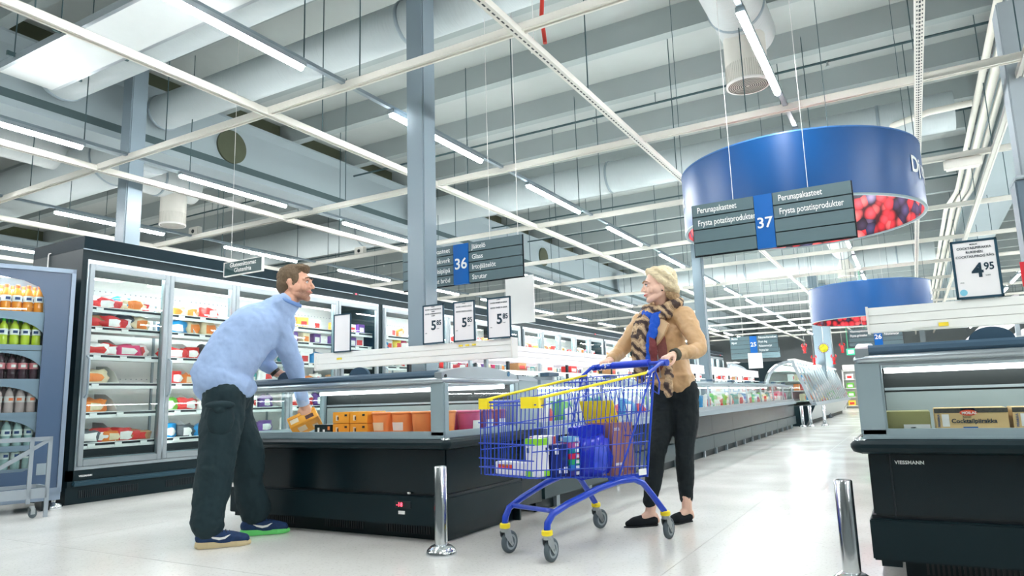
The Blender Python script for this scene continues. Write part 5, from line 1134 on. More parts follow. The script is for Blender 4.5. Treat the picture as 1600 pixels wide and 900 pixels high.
def add_hand(b, M, curl=0.5, thumb=0.4, sc=1.0, spread=0.1):
    """M: wrist frame, y towards fingers, x towards thumb, -z palm side"""
    R3 = M.to_3x3().normalized()
    P = lambda *a: M @ (Vector(a) * sc)
    b.ell(P(0, 0.048, 0), (0.043 * sc, 0.054 * sc, 0.0165 * sc), 16, 12, R3); b.chain([P(0, -0.02, 0), P(0, 0.03, 0)], [0.027 * sc, 0.026 * sc], 12, 2)
    for k, (x, L, r) in enumerate(((0.032, 0.074, 0.0092), (0.0105, 0.082, 0.0095), (-0.0115, 0.076, 0.009), (-0.032, 0.06, 0.0082))):
        a = curl * (0.6 + 0.08 * k); y, z = 0.078, 0.002; pts = [P(x * 0.8, 0.05, 0), P(x, y, z)]
        rs = [r * sc * 1.05, r * sc * 1.05]
        xx = x
        for j, f in enumerate((0.46, 0.3, 0.24)):
            y += L * f * math.cos(a); z -= L * f * math.sin(a); xx += spread * x * f; pts.append(P(xx, y, z)); rs.append(r * sc * (0.98 - 0.08 * j)); a += curl * 1.0
        b.chain(pts, rs, 10, 2)
    tx = 0.045 + 0.02 * (1 - thumb)
    b.chain([P(0.018, 0.012, -0.004), P(0.042, 0.04, -0.014), P(tx, 0.072, -0.014 - 0.03 * thumb), P(tx - 0.014 * thumb, 0.098, -0.018 - 0.045 * thumb)], [0.014 * sc, 0.0125 * sc, 0.0105 * sc, 0.009 * sc], 10, 2)

SKIN = mat('skin_man', S(222, 168, 142), 0.5, var=0.05, scale=30); SKINW = mat('skin_woman', S(238, 196, 174), 0.45, var=0.03, scale=30)
def fabric(nm, c1, c2, sc, rough=0.8, bump=0.4, bs=14, rot=(0, 0, 0)):
    m = mat(nm, c1, rough, bump=bump, bscale=bs); nt = m.node_tree; b = nt.nodes['Principled BSDF']
    tc = nt.nodes.new('ShaderNodeTexCoord'); mp = nt.nodes.new('ShaderNodeMapping'); mp.inputs['Rotation'].default_value = rot
    w = nt.nodes.new('ShaderNodeTexWave'); w.inputs['Scale'].default_value = sc; w.inputs['Distortion'].default_value = 0.3
    mx = nt.nodes.new('ShaderNodeMix'); mx.data_type = 'RGBA'; mx.inputs[6].default_value = c1; mx.inputs[7].default_value = c2
    nt.links.new(tc.outputs['Object'], mp.inputs[0]); nt.links.new(mp.outputs[0], w.inputs['Vector']); nt.links.new(w.outputs['Fac'], mx.inputs[0]); nt.links.new(mx.outputs[2], b.inputs['Base Color']); return m
def skin_with_stubble(nm, M, sc):
    m = mat(nm, S(222, 168, 142), 0.5); nt = m.node_tree; b = nt.nodes['Principled BSDF']
    tc = nt.nodes.new('ShaderNodeTexCoord'); cur = None; loc = M.to_3x3() @ (Vector((0, 0.04, -0.075)) * sc) + M.translation
    v = nt.nodes.new('ShaderNodeVectorMath'); v.operation = 'DISTANCE'; v.inputs[1].default_value = loc; nt.links.new(tc.outputs['Object'], v.inputs[0])
    r = nt.nodes.new('ShaderNodeMapRange'); r.inputs[1].default_value = 0.05 * sc; r.inputs[2].default_value = 0.074 * sc; r.inputs[3].default_value = 1; r.inputs[4].default_value = 0; nt.links.new(v.outputs['Value'], r.inputs[0])
    n = nt.nodes.new('ShaderNodeTexNoise'); n.inputs['Scale'].default_value = 260; nt.links.new(tc.outputs['Object'], n.inputs['Vector'])
    mu = nt.nodes.new('ShaderNodeMath'); mu.operation = 'MULTIPLY'; nt.links.new(r.outputs[0], mu.inputs[0]); nt.links.new(n.outputs['Fac'], mu.inputs[1])
    m2 = nt.nodes.new('ShaderNodeMath'); m2.operation = 'MULTIPLY'; m2.inputs[1].default_value = 1.35; m2.use_clamp = True; nt.links.new(mu.outputs[0], m2.inputs[0])
    mx = nt.nodes.new('ShaderNodeMix'); mx.data_type = 'RGBA'; mx.inputs[6].default_value = S(224, 170, 144); mx.inputs[7].default_value = S(104, 76, 62)
    nt.links.new(m2.outputs[0], mx.inputs[0]); nt.links.new(mx.outputs[2], b.inputs['Base Color']); return m

# ------------------------------------------------------------------ the man
man = thing('person', 'bearded man in a pale blue shirt and dark cargo trousers bending over the freezer', 'person', (-3.98, 3.18, 0))
OFF = Vector((-3.98, 3.18, 0))
def loc_parent(o, root):            # geometry is written in world coordinates
    o.parent = root; o.matrix_parent_inverse = Matrix.Translation(-root.location); return o
HM = frame((-3.752, 3.49, 1.712), (0.86, 0.42, 0.02), (0.16, 0.1, 1))
HS = 1.12
hipR, hipL = Vector((-3.97, 3.08, 1.0)), Vector((-4.09, 3.25, 1.0)); knR, knL = Vector((-3.93, 3.02, 0.54)), Vector((-4.02, 3.33, 0.55)); anR, anL = Vector((-3.94, 2.96, 0.09)), Vector((-4.03, 3.37, 0.09))
shR, elR, wrR = Vector((-3.86, 3.40, 1.455)), Vector((-3.885, 3.60, 1.15)), Vector((-3.925, 3.745, 0.87))
shL, elL, wrL = Vector((-4.06, 3.66, 1.45)), Vector((-4.19, 3.60, 1.2)), Vector((-4.13, 3.66, 1.105))
b = MB(); add_head(b, HM, HS)
b.chain([HM @ Vector((0, -0.02, -0.05)), (-3.775, 3.455, 1.60), (-3.85, 3.42, 1.52)], [0.06, 0.064, 0.066], 16)
b.chain([(-3.86, 3.42, 1.5), (-3.93, 3.32, 1.4), (-4.0, 3.22, 1.22), (-4.03, 3.16, 1.03)], [0.09, 0.11, 0.11, 0.11], 16)
b.chain([shL, (-3.93, 3.45, 1.48), shR], [0.06, 0.07, 0.06], 12)
for s, e, w in ((shR, elR, wrR), (shL, elL, wrL)): b.chain([s, e, w], [0.052, 0.043, 0.03], 12, 4)
for h, k, a in ((hipR, knR, anR), (hipL, knL, anL)): b.chain([h, k, a], [0.09, 0.06, 0.045], 12, 4)
HR = frame(wrR, (0.22, 0.12, -0.93), (0.6, -0.85, 0.1)); add_hand(b, HR, 0.42, 0.5, 1.08)
HL = frame(wrL, (0.72, 0.5, -0.12), (0, 0, 1)); add_hand(b, HL, 0.9, 0.6, 1.05)
for a in (anR, anL): b.chain([a, a + Vector((0.1, 0.12, -0.045))], [0.04, 0.035], 12, 2)
body = loc_parent(organic('body', b, [skin_with_stubble('skin_stubbled', HM, HS)], None, 0.0042, 5), man)
face_parts(body, HM, HS, mat('brow_brown', S(96, 70, 50), 0.8), mat('lips_man', S(188, 116, 104), 0.5), ('blue', S(70, 100, 130)))
HAIRM = mat('hair_brown', S(104, 86, 66), 0.75, var=0.35, scale=60, bump=0.6, bscale=120, stretch=(1, 1, 0.3))
b = MB(); R3 = HM.to_3x3().normalized()
def HE(c, r): b.ell(HM @ (Vector(c) * HS), tuple(k * HS for k in r), 20, 14, R3)
HE((0, -0.03, 0.05), (0.08, 0.096, 0.083)); HE((0, -0.065, 0.0), (0.073, 0.06, 0.075)); HE((0, 0.03, 0.097), (0.055, 0.05, 0.035)); HE((0, 0.055, 0.095), (0.045, 0.032, 0.03))
for s in (-1, 1): HE((s * 0.068, 0.018, 0.03), (0.013, 0.022, 0.04)); HE((s * 0.07, 0.01, -0.0), (0.01, 0.01, 0.028))
hair = loc_parent(organic('hair', b, [HAIRM], None, 0.006, 3, [(0.012, 0.02)]), man)

def fold_cloth(nm, col, sc, rot, strength=0.5, rough=0.85):
    m = mat(nm, col, rough, var=0.06, scale=120, bump=0.01); nt = m.node_tree; bs = nt.nodes['Principled BSDF']
    tc = nt.nodes.new('ShaderNodeTexCoord'); mp = nt.nodes.new('ShaderNodeMapping'); mp.inputs['Rotation'].default_value = rot
    w = nt.nodes.new('ShaderNodeTexWave'); w.inputs['Scale'].default_value = sc; w.inputs['Distortion'].default_value = 5; w.inputs['Detail'].default_value = 1.5; w.inputs['Detail Scale'].default_value = 0.6
    bp = nt.nodes.new('ShaderNodeBump'); bp.inputs['Strength'].default_value = strength; bp.inputs['Distance'].default_value = 0.02
    nt.links.new(tc.outputs['Object'], mp.inputs[0]); nt.links.new(mp.outputs[0], w.inputs['Vector']); nt.links.new(w.outputs['Fac'], bp.inputs['Height']); nt.links.new(bp.outputs[0], bs.inputs['Normal']); return m
SHIRT = fold_cloth('shirt_cloth', S(158, 182, 220), 1.6, (0.4, 0.9, 0.5), 0.45)
b = MB()
b.chain([(-3.90, 3.40, 1.475), (-3.96, 3.31, 1.385), (-4.02, 3.22, 1.25), (-4.055, 3.16, 1.12), (-4.055, 3.14, 1.04)], [0.14, 0.185, 0.19, 0.19, 0.192], 22, 4)
b.chain([(-4.0, 3.6, 1.46), (-3.93, 3.48, 1.5), (-3.86, 3.40, 1.475)], [0.09, 0.105, 0.09], 16, 3)
b.chain([(-3.90, 3.41, 1.50), (-3.83, 3.435, 1.55), (-3.80, 3.45, 1.575)], [0.125, 0.105, 0.088], 18, 3)
b.chain([shR + Vector((0.0, -0.02, 0)), shR + (elR - shR) * 0.5 + Vector((0.01, -0.01, 0)), elR, elR + (wrR - elR) * 0.55, elR + (wrR - elR) * 0.9], [0.092, 0.082, 0.066, 0.056, 0.044], 18, 3)
b.chain([shL, shL + (elL - shL) * 0.5, elL, elL + (wrL - elL) * 0.6], [0.085, 0.075, 0.062, 0.05], 16, 3)
b.chain([(-4.17, 3.06, 1.12), (-4.09, 3.0, 1.06), (-3.97, 3.05, 0.985), (-3.93, 3.2, 0.965), (-3.97, 3.28, 0.99)], [0.04, 0.06, 0.075, 0.065, 0.06], 14, 3)
b.chain([(-4.1, 3.03, 1.10), (-3.99, 3.05, 1.04), (-3.92, 3.16, 1.0)], [0.09, 0.105, 0.09], 16, 3)
shirt = loc_parent(organic('shirt', b, [SHIRT], None, 0.008, 5, [(0.026, 0.13), (0.008, 0.05)]), man)
b = MB(); cc = Vector((-3.787, 3.462, 1.587)); ax = Vector((0.35, 0.2, 1)).normalized(); u_, w_ = perp(ax)
b.tube([cc + u_ * 0.079 * math.cos(a) + w_ * 0.079 * math.sin(a) for a in [2 * PI * k / 20 for k in range(20)]], 0.014, 8, closed=True)
loc_parent(b.build('collar', mat('collar_blue', S(120, 156, 214), 0.8)), man)
cu = elR + (wrR - elR) * 0.93; d_ = (wrR - elR).normalized()
loc_parent(MB().cyl(cu - d_ * 0.025, cu + d_ * 0.025, 0.045, 0.043, 24).build('cuff', mat('cuff_blue', S(176, 196, 228), 0.8)), man)
for (a0, a1) in (((-3.97, 3.16, 1.36), (-3.86, 3.30, 1.53)),):
    loc_parent(MB().tube([Vector(a0) + (Vector(a1) - Vector(a0)) * k / 6 + Vector((0.0, -0.012, 0.012)) for k in range(7)], 0.0018, 6).build('seam', mat('seam_blue', S(120, 146, 190), 0.8)), man)
TRO = mat('cargo_cloth', S(24, 46, 52), 0.85, var=0.15, scale=5, bump=0.5, bscale=10)
b = MB()
b.chain([(-4.06, 3.13, 1.06), (-4.03, 3.16, 0.95)], [0.15, 0.158], 22, 3)
b.chain([hipR + Vector((-0.01, 0.02, -0.05)), hipR + Vector((0.0, 0, -0.2)), knR, (knR + anR) / 2, anR + Vector((0.0, 0.01, 0.09)), anR + Vector((0.01, 0.01, 0.055))], [0.138, 0.138, 0.12, 0.108, 0.105, 0.1], 20, 3)
b.chain([hipL + Vector((0, 0, -0.06)), hipL + Vector((0.01, 0, -0.2)), knL, (knL + anL) / 2, anL + Vector((0.03, 0.02, 0.09)), anL + Vector((0.03, 0.02, 0.055))], [0.14, 0.13, 0.11, 0.1, 0.1, 0.098], 20, 3)
tro = loc_parent(organic('trousers', b, [TRO], None, 0.008, 4, [(0.03, 0.14), (0.012, 0.045)]), man)
b = MB(); pc = Vector((-3.865, 2.985, 0.79)); Rp = frame(pc, (0.72, -0.69, 0.0)).to_3x3()
loc_parent(organic('pocket', MB().ell(pc, (0.085, 0.05, 0.115), 18, 14, Rp), [TRO], None, 0.008, 3), man)
fm = MB().ell(pc + Vector((0.02, -0.022, 0.085)), (0.092, 0.036, 0.028), 18, 12, Rp).ell(pc + Vector((0.026, -0.03, 0.06)), (0.04, 0.025, 0.03), 14, 10, Rp)
loc_parent(organic('pocket_flap', fm, [TRO], None, 0.006, 3), man)
# trainers
def trainer(heel, toe, root, solec):
    h = Vector(heel); t = Vector(toe); d = (t - h).normalized(); L = (t - h).length; s = Vector((d.y, -d.x, 0))
    M = Matrix((d, -s, (0, 0, 1))).transposed().to_4x4(); M.translation = h
    P = lambda *a: M @ Vector(a)
    up = MB(); up.chain([P(0.045, 0, 0.062), P(0.12, 0, 0.06), P(L * 0.62, 0, 0.046), P(L - 0.045, 0, 0.036)], [0.043, 0.046, 0.046, 0.034], 18, 4).chain([P(0.05, 0, 0.06), P(0.07, 0, 0.12)], [0.04, 0.042], 16, 2)
    sh = organic('trainer', up, [mat('trainer_navy', S(18, 50, 92), 0.7, var=0.5, scale=40)], None, 0.006, 3)
    outl = [(0.0, 0.0), (0.02, 0.036), (0.08, 0.042), (0.15, 0.036), (L * 0.75, 0.048), (L - 0.03, 0.034), (L, 0.0)]
    poly = outl + [(x, -y) for x, y in reversed(outl[1:-1])]
    so = MB(); vs = []
    for z, k in ((0.0, 0.96), (0.012, 1.0), (0.028, 0.97)): vs += [P(L / 2 + (x - L / 2) * k, y * k, z + (0.012 * (1 - x / L) if z > 0.02 else 0)) for x, y in poly]
    n = len(poly); so.add(vs, [(r * n + i, r * n + (i + 1) % n, (r + 1) * n + (i + 1) % n, (r + 1) * n + i) for r in range(2) for i in range(n)] + [tuple(range(n - 1, -1, -1)), tuple(range(2 * n, 3 * n))])
    so = so.build('sole', mat(*solec)); so.parent = sh
    sw = [(0.085, 0.074), (0.11, 0.058), (0.145, 0.047), (0.18, 0.052), (0.21, 0.075), (0.195, 0.072), (0.175, 0.064), (0.15, 0.062), (0.115, 0.068)]
    for sd in (1, -1):
        q = MB(); f = [P(x, sd * -0.0485 * (1.0 if x > 0.1 else 0.97), z) for x, z in sw] + [P(x, sd * -0.042, z) for x, z in sw]; n = len(sw)
        q.add(f, [tuple(range(n)), tuple(range(2 * n - 1, n - 1, -1))] + [(i, (i + 1) % n, n + (i + 1) % n, n + i) for i in range(n)]); o = q.build('curved_mark', LABELW); o.parent = sh
    la = MB()
    for k in range(4): la.tube([P(0.13 + k * 0.022, 0.028, 0.1 - k * 0.006), P(0.135 + k * 0.022, 0, 0.115 - k * 0.007), P(0.14 + k * 0.022, -0.028, 0.098 - k * 0.006)], 0.003, 6)
    o = la.build('laces', mat('lace_dark', S(16, 30, 46), 0.7)); o.parent = sh
    return loc_parent(sh, root)
trainer((-3.965, 2.905, 0.002), (-3.745, 3.155, 0.002), man, ('sole_cream', S(206, 188, 148), 0.6))
trainer((-4.05, 3.31, 0.002), (-3.83, 3.55, 0.002), man, ('sole_green', S(110, 220, 120), 0.6))
wa = elL + (wrL - elL) * 0.95; wd = (wrL - elL).normalized()
loc_parent(MB().cyl(wa - wd * 0.012, wa + wd * 0.012, 0.038, n=20).build('watch_strap', mat('watch_dark', S(50, 44, 36), 0.4)), man)
# carton in the hand
hc = thing('ice_cream_carton', 'orange ice cream carton held in the hand of the man, tilted', 'carton', (-3.955, 3.79, 0.735)); hc.rotation_euler = (math.radians(-28), math.radians(-24), math.radians(42))
MB().bbox(-0.105, 0.105, -0.085, 0.085, -0.045, 0.045, 0.004).build('body', ORG, hc)
MB().box(-0.1, 0.1, -0.086, -0.085, 0.018, 0.022).box(-0.106, -0.105, -0.08, 0.08, 0.018, 0.022).build('lid_edge', mat('orange_dark', S(206, 128, 30), 0.5), hc)
for a, c_, m_ in (((-0.09, -0.03), (-0.02, 0.015), CREAMC), ((0.02, 0.08), (-0.03, 0.0), BERRYC)): MB().box(a[0], a[1], -0.0865, -0.0852, c_[0], c_[1]).build('print', m_, hc)
MB().box(-0.06, 0.0, -0.05, 0.03, -0.0462, -0.0452).box(0.04, 0.08, 0.0, 0.05, -0.0462, -0.0452).build('print', CREAMC, hc)

# ------------------------------------------------------------------ the woman
wo = thing('person', 'blonde woman in a tan leather jacket, patterned scarf and black trousers pushing the cart', 'person', (-1.5, 4.75, 0))
HW = frame((-1.500, 4.73, 1.618), (-0.88, -0.47, -0.06), (0, 0, 1)); SW = 1.06
sL, eL, wL = Vector((-1.335, 4.76, 1.385)), Vector((-1.225, 4.66, 1.15)), Vector((-1.325, 4.40, 1.105))
sR, eR, wR = Vector((-1.69, 4.87, 1.385)), Vector((-1.83, 4.78, 1.17)), Vector((-1.822, 4.56, 1.105))
hL, kL, aL = Vector((-1.39, 4.80, 0.88)), Vector((-1.405, 4.78, 0.47)), Vector((-1.43, 4.83, 0.08))
hR, kR, aR = Vector((-1.53, 4.80, 0.88)), Vector((-1.565, 4.66, 0.46)), Vector((-1.615, 4.61, 0.08))
b = MB(); add_head(b, HW, SW, False)
b.chain([HW @ Vector((0, -0.02, -0.05)), (-1.50, 4.77, 1.50), (-1.505, 4.80, 1.43)], [0.047, 0.047, 0.06], 16)
b.chain([(-1.51, 4.81, 1.42), (-1.5, 4.81, 1.25), (-1.47, 4.81, 1.08), (-1.46, 4.80, 0.92)], [0.08, 0.1, 0.08, 0.075], 16)
b.chain([sL, (-1.51, 4.82, 1.42), sR], [0.045, 0.055, 0.045], 12)
for s, e, w in ((sL, eL, wL), (sR, eR, wR)): b.chain([s, e, w], [0.042, 0.035, 0.025], 12, 4)
for h, k, a in ((hL, kL, aL), (hR, kR, aR)): b.chain([h, k, k + (a - k) * 0.35, a], [0.05, 0.04, 0.04, 0.034], 12, 3)
b.chain([aR, aR + Vector((-0.05, -0.045, -0.035)), aR + Vector((-0.1, -0.09, -0.055))], [0.032, 0.024, 0.013], 12, 2); b.chain([aR + Vector((0.02, 0.02, -0.02)), aR + Vector((0.03, 0.03, -0.045))], [0.028, 0.024], 10, 2)
b.chain([aL, aL + Vector((-0.035, -0.055, -0.035)), aL + Vector((-0.065, -0.11, -0.055))], [0.032, 0.024, 0.013], 12, 2); b.chain([aL + Vector((0.01, 0.02, -0.02)), aL + Vector((0.015, 0.03, -0.045))], [0.028, 0.024], 10, 2)
GRIPL, GRIPR = Vector((-1.375, 4.28, 1.06)), Vector((-1.845, 4.437, 1.06))
add_hand(b, frame(wL, (GRIPL - wL).normalized() + Vector((0, 0, 0.12)), (0, 0, 1)) @ Matrix.Scale(-1, 4, (1, 0, 0)), 1.0, 0.8, 0.92)
add_hand(b, frame(wR, (GRIPR - wR).normalized() + Vector((0, 0, 0.12)), (0, 0, 1)), 1.0, 0.8, 0.92)
bodyw = organic('body', b, [SKINW], None, 0.0042, 5)
loc_parent(bodyw, wo)
face_parts(bodyw, HW, SW, mat('brow_blonde', S(170, 130, 96), 0.8), mat('lips_woman', S(206, 92, 96), 0.4), ('grey', S(90, 110, 120)), False)
HAIRW = mat('hair_blonde', S(232, 212, 176), 0.55, var=0.3, scale=26, bump=0.7, bscale=60, stretch=(0.6, 2.2, 2.2))
HAIRD = mat('hair_dark_blonde', S(170, 140, 104), 0.6, var=0.4, scale=40, bump=0.8, bscale=70)  # darker blonde for the bun
b = MB(); R3 = HW.to_3x3().normalized()
def WE(c, r): b.ell(HW @ (Vector(c) * SW), tuple(k * SW for k in r), 22, 16, R3)
def WC(pts, rs): b.chain(T(HW, [Vector(p) * SW for p in pts]), [r * SW for r in rs], 12, 4)
WE((0, -0.042, 0.045), (0.08, 0.092, 0.087)); WE((0, -0.06, 0.0), (0.074, 0.072, 0.07))
for s in (-1, 1):
    WC([(s * 0.01, 0.058, 0.098), (s * 0.052, 0.035, 0.08), (s * 0.075, -0.002, 0.035), (s * 0.074, -0.045, -0.005), (s * 0.055, -0.09, -0.03)], [0.013, 0.02, 0.022, 0.024, 0.022])
    WC([(s * 0.01, 0.06, 0.105), (s * 0.05, 0.01, 0.1), (s * 0.076, -0.04, 0.06), (s * 0.07, -0.09, 0.01)], [0.014, 0.022, 0.024, 0.022])
WC([(-0.05, -0.09, -0.02), (0.0, -0.105, -0.045), (0.045, -0.09, -0.05)], [0.03, 0.036, 0.03])
hw = loc_parent(organic('hair', b, [HAIRW], None, 0.006, 3, [(0.014, 0.018)]), wo)
b = MB(); WC([(0.03, -0.07, -0.045), (0.01, -0.1, -0.07), (-0.03, -0.08, -0.085), (-0.05, -0.05, -0.07)], [0.028, 0.036, 0.034, 0.022])
loc_parent(organic('hair_bun', b, [HAIRD], None, 0.006, 3, [(0.014, 0.016)]), wo)
for s in (-1, 1): loc_parent(MB().ell(HW @ (Vector((s * 0.078, -0.008, -0.046)) * SW), 0.006, 10, 8).build('earring', mat('earring_dark', S(60, 50, 50), 0.2, metal=0.6)), wo)
# jacket
TAN = fold_cloth('tan_leather', S(204, 166, 122), 3.0, (1.2, 0.3, 0.2), 0.35, 0.4)
b = MB()
b.chain([(-1.51, 4.83, 1.385), (-1.50, 4.825, 1.26), (-1.475, 4.82, 1.12), (-1.465, 4.815, 1.0), (-1.46, 4.81, 0.955)], [0.12, 0.15, 0.126, 0.142, 0.16], 24, 4, (Vector((-0.32, -0.947, 0)), 0.82))
b.chain([sL + Vector((-0.01, 0.0, 0.0)), (-1.51, 4.83, 1.42), sR], [0.066, 0.078, 0.066], 16, 3)
b.chain([sL, sL + (eL - sL) * 0.5 + Vector((0.006, 0, 0)), eL, eL + (wL - eL) * 0.5, eL + (wL - eL) * 0.88], [0.074, 0.064, 0.055, 0.048, 0.038], 18, 3)
b.chain([sR, sR + (eR - sR) * 0.5, eR, eR + (wR - eR) * 0.5, eR + (wR - eR) * 0.88], [0.07, 0.062, 0.054, 0.047, 0.037], 18, 3)
loc_parent(organic('jacket', b, [TAN], None, 0.007, 4, [(0.018, 0.07), (0.004, 0.025)]), wo)
FWD = Vector((-0.32, -0.947, 0)); LFT = Vector((0.947, -0.32, 0)); CT = Vector((-1.50, 4.82, 0))
def at(l, f, z): return CT + LFT * l + FWD * f + Vector((0, 0, z))
lp_ = MB(); q = [at(0.035, 0.16, 1.19), at(0.05, 0.155, 1.30), at(0.045, 0.13, 1.40), at(0.12, 0.125, 1.335), at(0.095, 0.15, 1.26)]
lp_.add(q + [p - FWD * 0.02 for p in q], [(0, 1, 2, 3, 4), (9, 8, 7, 6, 5)] + [(i, (i + 1) % 5, 5 + (i + 1) % 5, 5 + i) for i in range(5)])
loc_parent(lp_.build('lapel', mat('tan_leather_pale', S(216, 182, 140), 0.4)), wo)
loc_parent(MB().chain([at(-0.13, 0.06, 0.955), at(-0.05, 0.125, 0.945), at(0.06, 0.12, 0.945), at(0.135, 0.05, 0.955), at(0.15, -0.04, 0.96)], [0.018] * 5, 10, 4).build('hem_band', TAN), wo)
loc_parent(MB().tube([at(0.04, 0.165, 1.2), at(0.045, 0.16, 1.08), at(0.05, 0.15, 0.97)], 0.004, 6).build('zip', ZINC), wo)
loc_parent(MB().tube([at(0.06, 0.163, 1.1), at(0.1, 0.135, 1.08)], 0.003, 6).build('pocket_zip', ZINC), wo)
SHT = mat('shirt_brown', S(128, 76, 72), 0.8, var=0.35, scale=50)
loc_parent(organic('top', MB().ell(at(0.0, 0.085, 1.2), (0.075, 0.075, 0.2), 18, 14), [SHT], None, 0.009, 3), wo)
# scarf: camel and dark brown animal stripes with a blue edge
def scarf_mat():
    m = mat('scarf_cloth', S(206, 176, 136), 0.8, bump=0.5, bscale=26); nt = m.node_tree; bs = nt.nodes['Principled BSDF']
    tc = nt.nodes.new('ShaderNodeTexCoord'); w = nt.nodes.new('ShaderNodeTexWave'); w.inputs['Scale'].default_value = 6; w.inputs['Distortion'].default_value = 7; w.inputs['Detail'].default_value = 3; w.inputs['Detail Scale'].default_value = 1.4
    w.bands_direction = 'DIAGONAL'
    r = nt.nodes.new('ShaderNodeValToRGB'); e = r.color_ramp.elements; e[0].position = 0.0; e[0].color = S(70, 56, 54); e[1].position = 1.0; e[1].color = S(214, 188, 150)
    q = e.new(0.3); q.color = S(92, 74, 66); q = e.new(0.46); q.color = S(200, 172, 134); q = e.new(0.62); q.color = S(120, 92, 74); q = e.new(0.7); q.color = S(206, 180, 146); q = e.new(0.9); q.color = S(176, 146, 116)
    nt.links.new(tc.outputs['Object'], w.inputs['Vector']); nt.links.new(w.outputs['Fac'], r.inputs[0]); nt.links.new(r.outputs[0], bs.inputs['Base Color']); return m
SCF = scarf_mat(); SBL = mat('scarf_blue', S(10, 84, 200), 0.7, bump=0.4, bscale=30)
b = MB(); N = 14
ring = [at(0.115 * math.cos(a), 0.01 + 0.095 * math.sin(a), 1.475 - 0.035 * math.sin(a) + 0.012 * math.cos(3 * a)) for a in [2 * PI * k / N for k in range(N)]]
b.tube(ring, 0.042, 12, closed=True)
ring = [at(0.1 * math.cos(a), 0.03 + 0.1 * math.sin(a), 1.43 - 0.045 * math.sin(a)) for a in [2 * PI * k / N for k in range(N)]]
b.tube(ring, 0.038, 12, closed=True)
b.chain([at(-0.09, 0.09, 1.42), at(-0.12, 0.13, 1.32), at(-0.12, 0.17, 1.2), at(-0.1, 0.18, 1.08), at(-0.11, 0.17, 0.98)], [0.05, 0.05, 0.045, 0.045, 0.04], 14, 3)
b.chain([at(-0.05, 0.12, 1.4), at(-0.06, 0.17, 1.3), at(-0.05, 0.19, 1.18), at(-0.05, 0.19, 1.05)], [0.04, 0.04, 0.036, 0.034], 14, 3)
sc_ = loc_parent(organic('scarf', b, [SCF], None, 0.008, 3, [(0.035, 0.05), (0.015, 0.02)]), wo)
b = MB().chain([at(0.03, 0.13, 1.39), at(0.02, 0.175, 1.28), at(0.0, 0.19, 1.15), at(0.01, 0.19, 1.03)], [0.034, 0.034, 0.03, 0.028], 12, 3)
o = organic('scarf_fold', b, [SBL], None, 0.007, 3, [(0.03, 0.04)]); loc_parent(o, wo)
b = MB().chain([at(-0.1, 0.1, 1.45), at(-0.02, 0.14, 1.405), at(0.06, 0.12, 1.42)], [0.022, 0.028, 0.02], 12, 3)
o = organic('scarf_fold', b, [SBL], None, 0.007, 3, [(0.03, 0.04)]); loc_parent(o, wo)
b = MB().chain([at(0.015, 0.19, 1.26), at(0.035, 0.195, 1.17), at(0.03, 0.195, 1.08)], [0.02, 0.03, 0.022], 12, 3)
o = organic('scarf_fold', b, [mat('scarf_maroon', S(120, 56, 58), 0.8, var=0.3, scale=60)], None, 0.007, 3, [(0.02, 0.04)]); loc_parent(o, wo)
b = MB().chain([at(0.12, 0.16, 1.06), at(0.13, 0.17, 0.95), at(0.115, 0.165, 0.86)], [0.026, 0.03, 0.028], 12, 3)
o = organic('scarf_end', b, [SCF], None, 0.007, 3, [(0.04, 0.04)]); loc_parent(o, wo)
BLK = mat('black_trousers', S(14, 26, 30), 0.8, var=0.1, scale=6, bump=0.3, bscale=18)
b = MB()
b.chain([(-1.46, 4.81, 0.98), (-1.46, 4.81, 0.88)], [0.105, 0.116], 20, 3)
b.chain([hL + Vector((0, 0.01, 0)), hL + Vector((-0.0, 0, -0.18)), kL, kL + (aL - kL) * 0.35, aL + Vector((0, 0, 0.075))], [0.102, 0.092, 0.063, 0.061, 0.044], 18, 4)
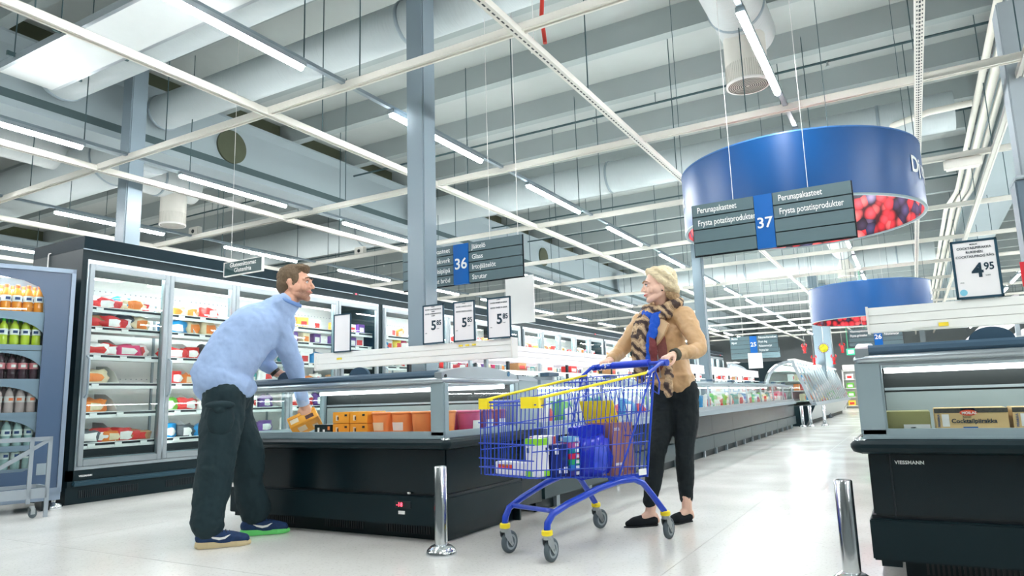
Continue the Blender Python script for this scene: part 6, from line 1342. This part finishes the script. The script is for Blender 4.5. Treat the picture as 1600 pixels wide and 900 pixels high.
b.chain([hR + Vector((0, 0.01, 0)), hR + Vector((-0.0, -0.03, -0.18)), kR, kR + (aR - kR) * 0.35, aR + Vector((0, 0, 0.075))], [0.1, 0.09, 0.062, 0.06, 0.044], 18, 4)
loc_parent(organic('trousers', b, [BLK], None, 0.007, 4, [(0.012, 0.05)]), wo)
def flat_shoe(heel, toe):
    h = Vector(heel); t = Vector(toe); d = (t - h).normalized(); L = (t - h).length; s = Vector((d.y, -d.x, 0)); M = Matrix((d, -s, (0, 0, 1))).transposed().to_4x4(); M.translation = h
    P = lambda *a: M @ Vector(a)
    up = MB().chain([P(0.035, 0, 0.035), P(0.1, 0, 0.028), P(L * 0.65, 0, 0.03), P(L - 0.03, 0, 0.022)], [0.035, 0.033, 0.036, 0.02], 16, 4).chain([P(0.028, 0, 0.03), P(0.02, 0, 0.058)], [0.03, 0.022], 12, 2).chain([P(L * 0.6, 0, 0.04), P(L * 0.48, 0, 0.056)], [0.03, 0.018], 12, 2)
    o = organic('flat_shoe', up, [mat('suede_black', S(12, 20, 26), 0.9)], None, 0.005, 3)
    outl = [(0.0, 0.0), (0.02, 0.028), (0.09, 0.03), (L * 0.7, 0.038), (L - 0.02, 0.02), (L, 0.0)]; poly = outl + [(x, -y) for x, y in reversed(outl[1:-1])]; n = len(poly)
    so = MB().add([P(x, y, z) for z in (0.0, 0.008) for x, y in poly], [(i, (i + 1) % n, n + (i + 1) % n, n + i) for i in range(n)] + [tuple(range(n - 1, -1, -1)), tuple(range(n, 2 * n))]).build('sole', mat('sole_black', S(20, 26, 30), 0.6)); so.parent = o
    return loc_parent(o, wo)
flat_shoe((-1.575, 4.645, 0.001), (-1.755, 4.48, 0.001)); flat_shoe((-1.415, 4.875, 0.001), (-1.52, 4.66, 0.001))
d_ = (wL - eL).normalized(); c_ = eL + (wL - eL) * 0.93
loc_parent(MB().cyl(c_ - d_ * 0.016, c_ + d_ * 0.016, 0.041, 0.039, 24).build('sleeve_cuff', mat('olive_cuff', S(70, 70, 58), 0.7)), wo)
